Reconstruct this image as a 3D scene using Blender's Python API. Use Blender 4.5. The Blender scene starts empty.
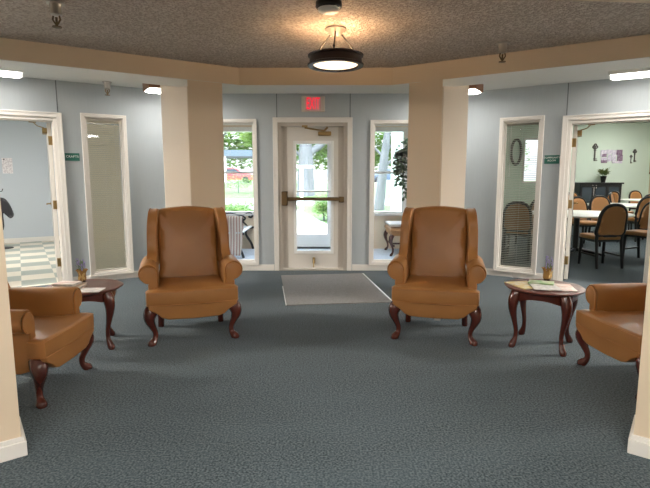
import bpy, bmesh, math, random
from mathutils import Vector, Matrix
random.seed(7)
PI = math.pi
R = math.radians
C = bpy.context.scene.collection

# ------------------------------------------------------------------ materials
def mat(name, col, rough=0.5, metal=0.0, spec=0.5, noise=None, bump=None, emit=None, coat=0.0, sheen=0.0, trans=0.0):
    m = bpy.data.materials.new(name); m.use_nodes = True
    nt = m.node_tree; b = nt.nodes['Principled BSDF']
    b.inputs['Base Color'].default_value = (*col, 1)
    b.inputs['Roughness'].default_value = rough
    b.inputs['Metallic'].default_value = metal
    b.inputs['Specular IOR Level'].default_value = spec
    b.inputs['Coat Weight'].default_value = coat
    b.inputs['Sheen Weight'].default_value = sheen
    b.inputs['Transmission Weight'].default_value = trans
    tc = nt.nodes.new('ShaderNodeTexCoord')
    if noise:                                   # (scale, amount, second colour, stretch)
        mp = nt.nodes.new('ShaderNodeMapping'); mp.inputs['Scale'].default_value = noise[3] if len(noise) > 3 else (1, 1, 1)
        nz = nt.nodes.new('ShaderNodeTexNoise'); nz.inputs['Scale'].default_value = noise[0]; nz.inputs['Detail'].default_value = 4
        rp = nt.nodes.new('ShaderNodeValToRGB')
        rp.color_ramp.elements[0].position = 0.5 - noise[1]; rp.color_ramp.elements[1].position = 0.5 + noise[1]
        rp.color_ramp.elements[0].color = (*col, 1); rp.color_ramp.elements[1].color = (*noise[2], 1)
        nt.links.new(tc.outputs['Object'], mp.inputs['Vector']); nt.links.new(mp.outputs[0], nz.inputs['Vector'])
        nt.links.new(nz.outputs['Fac'], rp.inputs['Fac']); nt.links.new(rp.outputs['Color'], b.inputs['Base Color'])
    if bump:                                    # (scale, strength, distance)
        nb = nt.nodes.new('ShaderNodeTexNoise'); nb.inputs['Scale'].default_value = bump[0]; nb.inputs['Detail'].default_value = 3
        bp = nt.nodes.new('ShaderNodeBump'); bp.inputs['Strength'].default_value = bump[1]; bp.inputs['Distance'].default_value = bump[2]
        nt.links.new(tc.outputs['Object'], nb.inputs['Vector']); nt.links.new(nb.outputs['Fac'], bp.inputs['Height'])
        nt.links.new(bp.outputs['Normal'], b.inputs['Normal'])
    if emit:
        b.inputs['Emission Color'].default_value = (*emit[0], 1); b.inputs['Emission Strength'].default_value = emit[1]
    return m

def glass_mat(name, tint=(1, 1, 1), refl=1.0):
    m = bpy.data.materials.new(name); m.use_nodes = True
    nt = m.node_tree; nt.nodes.clear()
    o = nt.nodes.new('ShaderNodeOutputMaterial'); mx = nt.nodes.new('ShaderNodeMixShader')
    t = nt.nodes.new('ShaderNodeBsdfTransparent'); t.inputs['Color'].default_value = (*tint, 1)
    g = nt.nodes.new('ShaderNodeBsdfGlossy'); g.inputs['Roughness'].default_value = 0.02
    f = nt.nodes.new('ShaderNodeFresnel'); f.inputs['IOR'].default_value = 1.45
    mu = nt.nodes.new('ShaderNodeMath'); mu.operation = 'MULTIPLY'; mu.inputs[1].default_value = refl
    nt.links.new(f.outputs[0], mu.inputs[0]); nt.links.new(mu.outputs[0], mx.inputs[0])
    nt.links.new(t.outputs[0], mx.inputs[1]); nt.links.new(g.outputs[0], mx.inputs[2]); nt.links.new(mx.outputs[0], o.inputs[0])
    return m

def leaf_mat(name, c1, c2, tr=0.4):
    m = bpy.data.materials.new(name); m.use_nodes = True
    nt = m.node_tree; b = nt.nodes['Principled BSDF']; out = nt.nodes['Material Output']
    tc = nt.nodes.new('ShaderNodeTexCoord'); nz = nt.nodes.new('ShaderNodeTexNoise'); nz.inputs['Scale'].default_value = 2.5
    rp = nt.nodes.new('ShaderNodeValToRGB'); rp.color_ramp.elements[0].position = .35; rp.color_ramp.elements[1].position = .65
    rp.color_ramp.elements[0].color = (*c1, 1); rp.color_ramp.elements[1].color = (*c2, 1)
    nt.links.new(tc.outputs['Object'], nz.inputs['Vector']); nt.links.new(nz.outputs['Fac'], rp.inputs['Fac'])
    nt.links.new(rp.outputs[0], b.inputs['Base Color']); b.inputs['Roughness'].default_value = .6
    tl = nt.nodes.new('ShaderNodeBsdfTranslucent'); mx = nt.nodes.new('ShaderNodeMixShader'); mx.inputs[0].default_value = tr
    nt.links.new(rp.outputs[0], tl.inputs['Color'])
    nt.links.new(b.outputs[0], mx.inputs[1]); nt.links.new(tl.outputs[0], mx.inputs[2]); nt.links.new(mx.outputs[0], out.inputs[0])
    return m

def carpet_mat(name, c1, c2, c3):
    m = mat(name, c1, rough=1.0, spec=0.1, sheen=0.1)
    nt = m.node_tree; b = nt.nodes['Principled BSDF']; tc = nt.nodes.new('ShaderNodeTexCoord')
    n1 = nt.nodes.new('ShaderNodeTexNoise'); n1.inputs['Scale'].default_value = 92; n1.inputs['Detail'].default_value = 3
    n2 = nt.nodes.new('ShaderNodeTexNoise'); n2.inputs['Scale'].default_value = 2.2; n2.inputs['Detail'].default_value = 5
    mp = nt.nodes.new('ShaderNodeMapping'); mp.inputs['Scale'].default_value = (.6, 1.7, 1)
    r1 = nt.nodes.new('ShaderNodeValToRGB'); r1.color_ramp.elements[0].position = .36; r1.color_ramp.elements[1].position = .64
    r1.color_ramp.elements[0].color = (*c1, 1); r1.color_ramp.elements[1].color = (*c2, 1)
    mx = nt.nodes.new('ShaderNodeMixRGB'); mx.blend_type = 'MIX'; mx.inputs[2].default_value = (*c3, 1)
    ra = nt.nodes.new('ShaderNodeMapRange'); ra.inputs[1].default_value = .4; ra.inputs[2].default_value = .75; ra.inputs[4].default_value = .3
    bp = nt.nodes.new('ShaderNodeBump'); bp.inputs['Strength'].default_value = .7; bp.inputs['Distance'].default_value = .006
    L = nt.links.new
    L(tc.outputs['Object'], n1.inputs['Vector']); L(tc.outputs['Object'], mp.inputs['Vector']); L(mp.outputs[0], n2.inputs['Vector'])
    L(n1.outputs['Fac'], r1.inputs['Fac']); L(n2.outputs['Fac'], ra.inputs[0]); L(ra.outputs[0], mx.inputs[0])
    L(r1.outputs[0], mx.inputs[1]); L(mx.outputs[0], b.inputs['Base Color']); L(n1.outputs['Fac'], bp.inputs['Height']); L(bp.outputs[0], b.inputs['Normal'])
    return m

def popcorn_mat(name, c1, c2):
    m = mat(name, c1, rough=.75, spec=0.35)
    nt = m.node_tree; b = nt.nodes['Principled BSDF']; tc = nt.nodes.new('ShaderNodeTexCoord')
    v = nt.nodes.new('ShaderNodeTexNoise'); v.inputs['Scale'].default_value = 55; v.inputs['Detail'].default_value = 3; v.inputs['Roughness'].default_value = .6
    r = nt.nodes.new('ShaderNodeValToRGB'); r.color_ramp.elements[0].position = .40; r.color_ramp.elements[1].position = .56
    bp = nt.nodes.new('ShaderNodeBump'); bp.inputs['Strength'].default_value = 1.0; bp.inputs['Distance'].default_value = .02
    mx = nt.nodes.new('ShaderNodeMixRGB'); mx.inputs[1].default_value = (*c1, 1); mx.inputs[2].default_value = (*c2, 1)
    L = nt.links.new
    L(tc.outputs['Object'], v.inputs['Vector']); L(v.outputs['Fac'], r.inputs['Fac']); L(r.outputs[0], bp.inputs['Height'])
    L(r.outputs[0], mx.inputs[0]); L(mx.outputs[0], b.inputs['Base Color']); L(bp.outputs[0], b.inputs['Normal'])
    return m

def checker_mat(name, c1, c2, size, rot):
    m = mat(name, c1, rough=.35)
    nt = m.node_tree; b = nt.nodes['Principled BSDF']; tc = nt.nodes.new('ShaderNodeTexCoord')
    mp = nt.nodes.new('ShaderNodeMapping'); mp.inputs['Rotation'].default_value = (0, 0, rot)
    mp.inputs['Location'].default_value = (0.05, .02, .13)
    ck = nt.nodes.new('ShaderNodeTexChecker'); ck.inputs['Scale'].default_value = 1 / size
    ck.inputs['Color1'].default_value = (*c1, 1); ck.inputs['Color2'].default_value = (*c2, 1)
    L = nt.links.new
    L(tc.outputs['Object'], mp.inputs[0]); L(mp.outputs[0], ck.inputs['Vector']); L(ck.outputs['Color'], b.inputs['Base Color'])
    return m

def tweed_wall(name, c, c2):
    return mat(name, c, rough=.7, spec=.25, noise=(30, .25, c2, (6, 6, .15)), bump=(220, .15, .002))

M = {}
M['wall_blue'] = tweed_wall('blue grey vinyl wall', (.385, .425, .45), (.42, .46, .485))
M['seam'] = mat('panel seam', (.14, .16, .17), .7)
M['tan'] = mat('tan paint', (.68, .56, .42), .65, spec=.3, bump=(180, .12, .002))
M['cream'] = mat('pale cream rear pier', (.69, .61, .52), .42, spec=.5)
M['trim'] = mat('cream white gloss trim', (.78, .75, .71), .35, bump=(60, .03, .001))
M['trim_dark'] = mat('beige door frame', (.50, .455, .40), .45)
M['doorwhite'] = mat('off white door paint', (.66, .63, .58), .4)
M['white_ceiling'] = mat('smooth off white ceiling', (.70, .70, .67), .6, bump=(90, .15, .003))
M['popcorn'] = popcorn_mat('popcorn ceiling', (.46, .385, .325), (.68, .605, .54))
M['carpet'] = carpet_mat('slate blue carpet', (.017, .030, .038), (.112, .140, .155), (.085, .118, .136))
M['checker'] = checker_mat('checkered vinyl tile', (.74, .68, .57), (.33, .37, .33), .40, R(-32))
M['craft_wall'] = mat('light blue wall', (.53, .575, .625), .7)
M['mint'] = mat('mint green wall', (.60, .71, .62), .7)
M['beige'] = mat('beige wall', (.60, .51, .40), .7)
M['porch'] = mat('peach cream porch wall', (.74, .60, .44), .7)
M['porch_floor'] = mat('pale blue grey porch floor', (.56, .62, .70), .5, noise=(6, .2, (.50, .56, .64)))
M['glass'] = glass_mat('clear glass')
M['leather'] = mat('caramel leather', (.335, .150, .044), .40, spec=.42, noise=(5, .25, (.295, .130, .038)), bump=(320, .12, .0015))
M['welt'] = mat('leather welt', (.34, .135, .032), .45)
M['mahogany'] = mat('red mahogany', (.060, .014, .010), .22, coat=.4, noise=(9, .22, (.10, .022, .014), (1, 1, .2)))
M['table_top'] = mat('mahogany table top', (.085, .026, .019), .36, coat=.12, spec=.35, noise=(7, .25, (.15, .05, .036), (.3, 2, 1)))
M['brass'] = mat('aged brass', (.36, .25, .11), .38, metal=1.0)
M['bronze'] = mat('bronze', (.17, .12, .065), .42, metal=1.0)
M['nickel'] = mat('satin nickel', (.55, .52, .48), .3, metal=1.0)
M['canopy'] = mat('satin champagne canopy', (.15, .125, .11), .5)
M['darkmetal'] = mat('dark metal', (.03, .028, .027), .45, metal=.5)
M['black'] = mat('black lacquer', (.012, .012, .013), .3)
M['iron'] = mat('black cast iron', (.012, .013, .015), .4)
M['drum'] = mat('dark bronze drum', (.028, .015, .012), .45, metal=.3)
M['lens_warm'] = mat('warm glowing diffuser', (.9, .8, .65), .4, emit=((1.0, .78, .52), .85))
M['lens_cool'] = mat('fluorescent lens', (.9, .9, .9), .4, emit=((1.0, .95, .88), 5.0))
M['lens_room'] = mat('room fluorescent lens', (.9, .9, .9), .4, emit=((1.0, .96, .89), 26.0))
M['lens_big'] = mat('large room fluorescent lens', (.9, .9, .9), .4, emit=((1.0, .97, .90), 30.0))
M['lens_wood'] = mat('wood framed light lens', (.9, .9, .9), .4, emit=((1.0, .95, .88), 11.0))
M['lens_hall_added'] = mat('added hall light lens', (.9, .9, .9), .4, emit=((1.0, .945, .875), 24.0))
M['plate'] = mat('white steel housing', (.75, .74, .70), .4)
M['oak'] = mat('oak end cap', (.22, .10, .05), .4)
M['green_sign'] = mat('dark green sign plastic', (.010, .115, .085), .4)
M['white_text'] = mat('white lettering', (.85, .85, .83), .5)
M['exit_box'] = mat('exit sign housing', (.62, .57, .49), .5)
M['exit_red'] = mat('lit red exit letters', (.8, .02, .05), .4, emit=((1.0, .006, .045), .5))
M['exit_face'] = mat('lit pink exit panel', (.5, .33, .31), .4, emit=((1.0, .25, .28), .05))
M['mat_grey'] = mat('grey ribbed mat', (.22, .215, .215), .95, spec=.1, noise=(60, .2, (.29, .285, .285)), bump=(140, .5, .004))
M['mat_glint'] = mat('pale mat edge glint', (.62, .64, .64), .35)  # light grey imitates a glint along the mat's rubber rim
M['blind'] = leaf_mat('cream blind slats', (.86, .84, .75), (.88, .86, .77), .6)
M['blind_grey'] = mat('grey green blind slats', (.42, .44, .38), .5)
M['purple'] = mat('lavender flowers', (.34, .30, .62), .7)
M['stem'] = mat('green stems', (.12, .22, .06), .7)
M['gold_cloth'] = mat('gold burlap wrap', (.33, .18, .05), .7, bump=(200, .4, .003))
M['pot'] = mat('dark brown pot', (.055, .025, .015), .4)
M['ribbon'] = mat('pale gold ribbon', (.65, .45, .18), .45)
M['paper'] = mat('white paper', (.78, .76, .72), .6, noise=(22, .12, (.55, .53, .52)))
M['paper_y'] = mat('yellow magazine cover', (.75, .58, .22), .4, noise=(16, .1, (.80, .74, .60)))
M['paper_p'] = mat('pink magazine cover', (.62, .40, .34), .4, noise=(14, .1, (.78, .70, .64)))
M['paper_g'] = mat('green magazine cover', (.30, .50, .22), .4, noise=(15, .1, (.62, .68, .50)))
M['book_tan'] = mat('tan book cover', (.50, .40, .28), .5)
M['book_grn'] = mat('olive book cover', (.17, .18, .11), .5)
M['fabric_tan'] = mat('camel vinyl upholstery', (.40, .19, .065), .5, bump=(250, .15, .001))
M['laminate'] = mat('pale grey laminate', (.66, .70, .66), .35)
M['sideboard'] = mat('black painted wood', (.014, .016, .020), .35, noise=(20, .2, (.03, .034, .04)))
M['key'] = mat('pewter key', (.10, .095, .09), .5, metal=.4)
M['pic1'] = mat('lilac print', (.50, .46, .60), .6, noise=(16, .15, (.72, .70, .76)))
M['pic2'] = mat('plum print', (.17, .09, .16), .6, noise=(16, .2, (.36, .28, .38)))
M['leaf_dark'] = leaf_mat('dark green leaves', (.028, .060, .030), (.07, .125, .06), .25)
M['leaf_yel'] = leaf_mat('olive leaves', (.12, .17, .06), (.22, .25, .10), .3)
M['foliage'] = leaf_mat('spring foliage', (.11, .195, .035), (.21, .29, .085), .6)
M['foliage2'] = leaf_mat('fresh hedge foliage', (.085, .18, .036), (.18, .28, .08), .55)
M['bark'] = mat('pale grey bark', (.07, .075, .08), .9, noise=(8, .2, (.12, .125, .13), (1, 1, .2)), bump=(20, .5, .02))
M['lawn'] = mat('lawn', (.038, .085, .016), .95, noise=(1.2, .3, (.06, .115, .024)), bump=(60, .5, .03))
M['concrete'] = mat('pale concrete', (.19, .19, .185), .9, noise=(3, .25, (.23, .225, .22)))
M['asphalt'] = mat('light asphalt', (.10, .105, .11), .9)
M['carport'] = mat('blue grey metal roof', (.06, .085, .11), .5)
M['car_silver'] = mat('silver blue car paint', (.07, .10, .14), .3, metal=.3)
M['car_red'] = mat('red car paint', (.45, .06, .07), .3)
M['car_white'] = mat('white car paint', (.75, .77, .78), .3)
M['car_glass'] = mat('dark car glass', (.06, .08, .10), .1)
M['tyre'] = mat('tyre rubber', (.02, .02, .02), .8)
M['white_paint'] = mat('white paint', (.8, .8, .78), .5)
M['cloth_white'] = mat('white seat pad', (.72, .68, .64), .8)
M['bag'] = mat('black nylon', (.015, .015, .02), .5)
M['slat'] = mat('white painted slats', (.72, .76, .80), .5)
M['screen'] = mat('paper notice', (.80, .77, .78), .6, noise=(30, .06, (.60, .55, .58)))

def stripe_mat():
    m = mat('striped throw', (.7, .6, .55), .85)
    nt = m.node_tree; b = nt.nodes['Principled BSDF']; tc = nt.nodes.new('ShaderNodeTexCoord')
    w = nt.nodes.new('ShaderNodeTexWave'); w.inputs['Scale'].default_value = 6.5; w.bands_direction = 'X'
    r = nt.nodes.new('ShaderNodeValToRGB')
    r.color_ramp.elements[0].color = (.52, .30, .26, 1); r.color_ramp.elements[1].color = (.78, .70, .62, 1)
    r.color_ramp.elements[0].position = .35; r.color_ramp.elements[1].position = .5
    L = nt.links.new
    L(tc.outputs['Object'], w.inputs['Vector']); L(w.outputs['Fac'], r.inputs['Fac']); L(r.outputs[0], b.inputs['Base Color'])
    return m
M['stripe'] = stripe_mat()

# ------------------------------------------------------------------ mesh builder
class MB:
    def __init__(s, xf=None):
        s.v = []; s.f = []; s.xf = xf or Matrix()
    def add(s, vs, fs):
        n = len(s.v)
        s.v += [s.xf @ Vector(p) for p in vs]
        s.f += [[n + i for i in f] for f in fs]
        return s
    def box(s, x0, x1, y0, y1, z0, z1):
        return s.add([(x0,y0,z0),(x1,y0,z0),(x1,y1,z0),(x0,y1,z0),(x0,y0,z1),(x1,y0,z1),(x1,y1,z1),(x0,y1,z1)],
                     [(3,2,1,0),(4,5,6,7),(0,1,5,4),(1,2,6,5),(2,3,7,6),(3,0,4,7)])
    def loft(s, rings, caps=True, closed=False):
        k = len(rings[0]); vs = [p for r in rings for p in r]; fs = []
        n = len(rings)
        for i in range(n if closed else n - 1):
            a = i * k; b = ((i + 1) % n) * k
            for j in range(k):
                fs.append((a + j, a + (j + 1) % k, b + (j + 1) % k, b + j))
        if caps and not closed:
            fs.append(tuple(reversed(range(k)))); fs.append(tuple((n - 1) * k + j for j in range(k)))
        return s.add(vs, fs)
    def tube(s, pts, rad, seg=8, closed=False):
        pts = [Vector(p) for p in pts]; n = len(pts)
        rs = rad if isinstance(rad, (list, tuple)) else [rad] * n
        rings = []; up = None
        for i, p in enumerate(pts):
            a = pts[(i - 1) % n] if (i or closed) else p; b = pts[(i + 1) % n] if (i < n - 1 or closed) else p
            d = (b - a).normalized() if (b - a).length > 1e-9 else Vector((0, 0, 1))
            if up is None:
                up = d.orthogonal().normalized()
            else:
                up = up - d * up.dot(d)
                up = up.normalized() if up.length > 1e-6 else d.orthogonal().normalized()
            w = d.cross(up)
            rings.append([p + (up * math.cos(2*PI*j/seg) + w * math.sin(2*PI*j/seg)) * rs[i] for j in range(seg)])
        return s.loft(rings, closed=closed)
    def lathe(s, prof, seg=24, c=(0, 0, 0)):
        rings = [[(c[0] + r*math.cos(2*PI*j/seg), c[1] + r*math.sin(2*PI*j/seg), c[2] + z) for j in range(seg)] for r, z in prof]
        return s.loft(rings)
    def prism(s, out, axis, a, b):
        def P(u, v, w):
            return {'x': (w, u, v), 'y': (u, w, v), 'z': (u, v, w)}[axis]
        k = len(out)
        return s.loft([[P(u, v, a) for u, v in out], [P(u, v, b) for u, v in out]])
    def puff(s, out, c, fn, t, n=7, e=.45, bulge=0.0):
        """cushion: closed outline scaled about c, thickness t, superellipse rim; fn maps (u, v, w) to xyz"""
        rings = []
        prof = []
        for i in range(n + 1):
            a = -PI/2 + PI * i / n
            prof.append((abs(math.cos(a)) ** e, math.copysign(abs(math.sin(a)) ** e, math.sin(a))))
        ins = [.25, .5, .75, .9]
        full = [(q, -1) for q in ins] + [(x * .1 + .9, y) for x, y in prof] + [(q, 1) for q in reversed(ins)]
        for q, w in full:
            b = bulge * (1 - q * q) * (1 if w > 0 else -.3) if abs(w) > .99 else 0
            rings.append([fn(c[0] + (u - c[0]) * q, c[1] + (v - c[1]) * q, w * t / 2 + b) for u, v in out])
        return s.loft(rings)
    def ball(s, c, r, seg=10, rings=6):
        rx, ry, rz = r if isinstance(r, (list, tuple)) else (r, r, r)
        rr = []
        for i in range(rings + 1):
            a = -PI/2 + PI * i / rings; q = max(math.cos(a), .02)
            rr.append([(c[0] + rx*q*math.cos(2*PI*j/seg), c[1] + ry*q*math.sin(2*PI*j/seg), c[2] + rz*math.sin(a)) for j in range(seg)])
        return s.loft(rr)
    def build(s, name, m, parent=None, smooth=40, bevel=0, seg=2, fix=True):
        me = bpy.data.meshes.new(name); me.from_pydata([tuple(p) for p in s.v], [], s.f)
        bm = bmesh.new(); bm.from_mesh(me)
        if fix: bmesh.ops.recalc_face_normals(bm, faces=bm.faces)
        if bevel:
            es = [e for e in bm.edges if len(e.link_faces) == 2 and e.calc_face_angle(0) > R(30)]
            bmesh.ops.bevel(bm, geom=es, offset=bevel, segments=seg, affect='EDGES', profile=.6, clamp_overlap=True)
        for f in bm.faces: f.smooth = smooth > 0
        for e in bm.edges:
            if len(e.link_faces) == 2 and e.calc_face_angle(0) > R(max(smooth, 1)): e.smooth = False
        bm.to_mesh(me); bm.free()
        o = bpy.data.objects.new(name, me); C.objects.link(o)
        me.materials.append(M[m] if isinstance(m, str) else m)
        if parent is not None: o.parent = parent
        return o

def smooth_loop(pts, n=6):
    out = []; k = len(pts)
    for i in range(k):
        p0, p1, p2, p3 = [pts[(i + q) % k] for q in (-1, 0, 1, 2)]
        for j in range(n):
            t = j / n
            out.append(tuple(.5 * ((2*p1[a]) + (-p0[a] + p2[a])*t + (2*p0[a] - 5*p1[a] + 4*p2[a] - p3[a])*t*t + (-p0[a] + 3*p1[a] - 3*p2[a] + p3[a])*t**3) for a in range(2)))
    return out
def smooth_path(pts, n=5):
    pts = [Vector(p) for p in pts]; out = []
    for i in range(len(pts) - 1):
        p0 = pts[max(i-1, 0)]; p1 = pts[i]; p2 = pts[i+1]; p3 = pts[min(i+2, len(pts)-1)]
        for j in range(n):
            t = j / n
            out.append(.5 * ((2*p1) + (-p0 + p2)*t + (2*p0 - 5*p1 + 4*p2 - p3)*t*t + (-p0 + 3*p1 - 3*p2 + p3)*t**3))
    return out + [pts[-1]]

def tag(o, label=None, cat=None, group=None, kind=None):
    if label: o['label'] = label
    if cat: o['category'] = cat
    if group: o['group'] = group
    if kind: o['kind'] = kind
    return o
def thing(name, loc, rz=0, label=None, cat=None, group=None, kind=None):
    o = bpy.data.objects.new(name, None); C.objects.link(o)
    o.empty_display_size = .05
    o.location = loc; o.rotation_euler = (0, 0, rz)
    return tag(o, label, cat, group, kind)
def struct(o, label, cat):
    return tag(o, label, cat, kind='structure')
def copy_tree(o, parent=None):
    c = o.copy(); C.objects.link(c)
    if parent is not None: c.parent = parent
    for ch in list(o.children): copy_tree(ch, c)
    return c
def text_mesh(name, txt, size, m, parent, mtx, depth=.002, spacing=1.0, sx=1.0):
    cu = bpy.data.curves.new(name, 'FONT'); cu.body = txt; cu.size = size; cu.extrude = depth
    cu.align_x = 'CENTER'; cu.align_y = 'CENTER'; cu.space_character = spacing
    t = bpy.data.objects.new('t', cu); C.objects.link(t)
    me = bpy.data.meshes.new_from_object(t.evaluated_get(bpy.context.evaluated_depsgraph_get()))
    bpy.data.objects.remove(t); me.name = name
    me.transform(mtx @ Matrix.Diagonal((sx, 1, 1, 1)))
    me.materials.clear(); me.materials.append(M[m])
    o = bpy.data.objects.new(name, me); C.objects.link(o)
    if parent is not None: o.parent = parent
    return o

# ------------------------------------------------------------------ plan of the lobby
H = 2.55; BB = 2.36
A32 = R(32)
CL = Vector((-1.79, 7.15)); CR = Vector((1.80, 7.15))
dL = Vector((-math.cos(A32), -math.sin(A32))); dR = Vector((math.cos(A32), -math.sin(A32)))
nL = Vector((-math.sin(A32), math.cos(A32))); nR = Vector((math.sin(A32), math.cos(A32)))
def frame(A, d, n):         # local (s along wall, t outward, z) -> world
    return Matrix(((d[0], n[0], 0, A[0]), (d[1], n[1], 0, A[1]), (0, 0, 1, 0), (0, 0, 0, 1)))
FL = frame(CL, dL, nL); FR = frame(CR, dR, nR); FB = frame((0, 7.15), (1, 0), (0, 1))

def wall(name, xf, s0, s1, z0, z1, t0, t1, opens, m, label):
    b = MB(xf); s = s0
    for (a, c, za, zc) in sorted(opens):
        if a > s: b.box(s, a, t0, t1, z0, z1)
        if za > z0: b.box(a, c, t0, t1, z0, za)
        if zc < z1: b.box(a, c, t0, t1, zc, z1)
        s = c
    if s < s1: b.box(s, s1, t0, t1, z0, z1)
    o = b.build(name, m, smooth=0)
    return struct(o, label, 'wall')

# floors
b = MB(); b.prism([(-7.2, -3.2), (7.2, -3.2), (7.2, 4.0), (12, 4.0), (12, 17.3), (2.3, 17.3), (2.3, 7.25), (-1.79, 7.25), (-7.2, 3.87)], 'z', -.06, 0)
struct(b.build('floor_1', 'carpet', smooth=0), 'dark slate blue carpet across the lobby and community room', 'floor')
wl = lambda s, t: tuple((FL @ Vector((s, t, 0)))[:2])
b = MB(); b.prism([wl(.3, .1), wl(6.5, .1), wl(6.5, 5.4), wl(.3, 5.4)], 'z', -.06, .002)
struct(b.build('floor_2', 'checker', smooth=0), 'cream and green checkered tile floor of the crafts room', 'floor')
b = MB(); b.box(-2.3, 2.3, 7.25, 9.55, -.06, .0)
struct(b.build('floor_3', 'porch_floor', smooth=0), 'pale blue grey floor of the glazed porch', 'floor')
# ceilings
b = MB(); b.prism([(-7.2, -3.2), (7.2, -3.2), (7.2, 3.95), (1.80, 7.27), (-1.79, 7.27), (-7.2, 3.95)], 'z', H, H + .08)
struct(b.build('ceiling_1', 'white_ceiling', smooth=0), 'smooth off white ceiling around the outside of the beams', 'ceiling')

# beams: corner points of the front (room side) face
bl0 = Vector((-.93, 5.47)); br0 = Vector((.73, 5.47))
bs = .625
BT = .44
bl1 = bl0 + dL * 5.2; br1 = br0 + dR * 5.2
def beam(name, p, q, lab, th=BT, miter=True):
    d = (q - p).normalized(); n = Vector((-d[1], d[0]))
    if n[1] < 0: n = -n
    bb = MB(frame(p, d, n)); L = (q - p).length
    bb.box(0, L, 0, th, BB, H)
    return struct(bb.build(name, 'tan', smooth=0), lab, 'beam')
o = MB()
o.prism([tuple(bl1), tuple(bl0), (bl0[0] - .126, bl0[1] + BT), tuple(bl1 + nL * BT)], 'z', BB, H)
struct(o.build('beam_1', 'tan', smooth=0), 'tan ceiling beam slanting along the left side', 'beam')
o = MB(); o.prism([tuple(bl0), tuple(br0), (br0[0] + .126, br0[1] + BT), (bl0[0] - .126, bl0[1] + BT)], 'z', BB, H)
struct(o.build('beam_2', 'tan', smooth=0), 'short tan ceiling beam facing the camera before the exit', 'beam')
o = MB(); o.prism([tuple(br0), tuple(br1), tuple(br1 + nR * BT), (br0[0] + .126, br0[1] + BT)], 'z', BB, H)
struct(o.build('beam_3', 'tan', smooth=0), 'tan ceiling beam slanting along the right side', 'beam')
o = MB(); o.prism([(-5.3, 2.3), (5.3, 2.3), (5.3, 3.30), (-5.3, 2.32 + .02)], 'z', BB, H)
struct(o.build('beam_4', 'tan', smooth=0), 'tan beam over the near entry piers', 'beam')
for nm, poly, lab in (('trim_7', [tuple(bl1), tuple(bl0), (bl0[0] - .126, bl0[1] + BT), tuple(bl1 + nL * BT)], 'white painted underside of the left beam'),
                       ('trim_8', [tuple(bl0), tuple(br0), (br0[0] + .126, br0[1] + BT), (bl0[0] - .126, bl0[1] + BT)], 'white painted underside of the short beam'),
                       ('trim_9', [tuple(br0), tuple(br1), tuple(br1 + nR * BT), (br0[0] + .126, br0[1] + BT)], 'white painted underside of the right beam')):
    q = MB(); q.prism(poly, 'z', BB - .004, BB); struct(q.build(nm, 'white_ceiling', smooth=0), lab, 'trim')
# textured ceiling panel inside the beams
o = MB(); o.prism([(-5.25, 2.35), (4.3, 3.22), tuple(br0), tuple(bl0), tuple(bl1)], 'z', H - .012, H - .001)
struct(o.build('ceiling_2', 'popcorn', smooth=0), 'brownish popcorn textured ceiling inside the beams', 'ceiling')

# columns under the beams
def column(name, poly, rear, lab):
    bb = MB(); bb.prism(poly, 'z', 0, BB)
    o = struct(bb.build(name, 'tan', smooth=0), lab, 'column')
    MB().prism(rear, 'z', 0, H).build('rear_pier', 'cream', o, smooth=0)  # rear block in a paler, greyer tone than the front block
    cx = sum(p[0] for p in poly) / 4; cy = sum(p[1] for p in poly) / 4
    k = MB(); k.prism([(cx + (x - cx) * 1.07, cy + (y - cy) * 1.07) for x, y in poly], 'z', 0, .09)
    k.build('skirting', 'trim', o, smooth=0)
    return o
# s is measured from the beam corner along the slanting beam
column('column_1', [(-1.095, 5.367), (-1.409, 5.171), (-1.52, 5.575), (-1.20, 5.70)], [(-1.515, 5.53), (-1.825, 5.61), (-1.90, 5.82), (-1.30, 5.95), (-1.25, 5.72)], 'tan column under the left beam behind the armchair')
column('column_2', [(.895, 5.367), (1.205, 5.173), (1.30, 5.575), (1.0, 5.70)], [(1.305, 5.53), (1.60, 5.61), (1.66, 5.82), (1.1, 5.95), (1.05, 5.72)], 'tan column under the right beam behind the armchair')
# near piers
fpl = frame((-1.492, 2.25), (-.80, -.60), (-.60, .80)); fpr = frame((1.528, 2.27), (.80, -.60), (.60, .80))
for nm, fr, lab in (('column_3', fpl, 'cream pier at the left edge of the photo'), ('column_4', fpr, 'cream pier at the right edge of the photo')):
    bb = MB(fr); bb.box(0, 1.1, 0, .30, 0, BB if nm == 'x' else BB)
    o = struct(bb.build(nm, 'tan', smooth=0), lab, 'column')
    k = MB(fr)
    prof = [(0, 0), (-.022, 0), (-.022, .075), (-.012, .095), (0, .10)]
    k.box(-.02, 1.1, -.02, 0, 0, .075); k.box(-.012, 1.1, -.012, 0, .075, .098)
    k.box(-.02, 0, 0, .30, 0, .075); k.box(-.012, 0, 0, .30, .075, .098)
    k.build('skirting', 'trim', o, smooth=0, bevel=.004)

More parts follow.
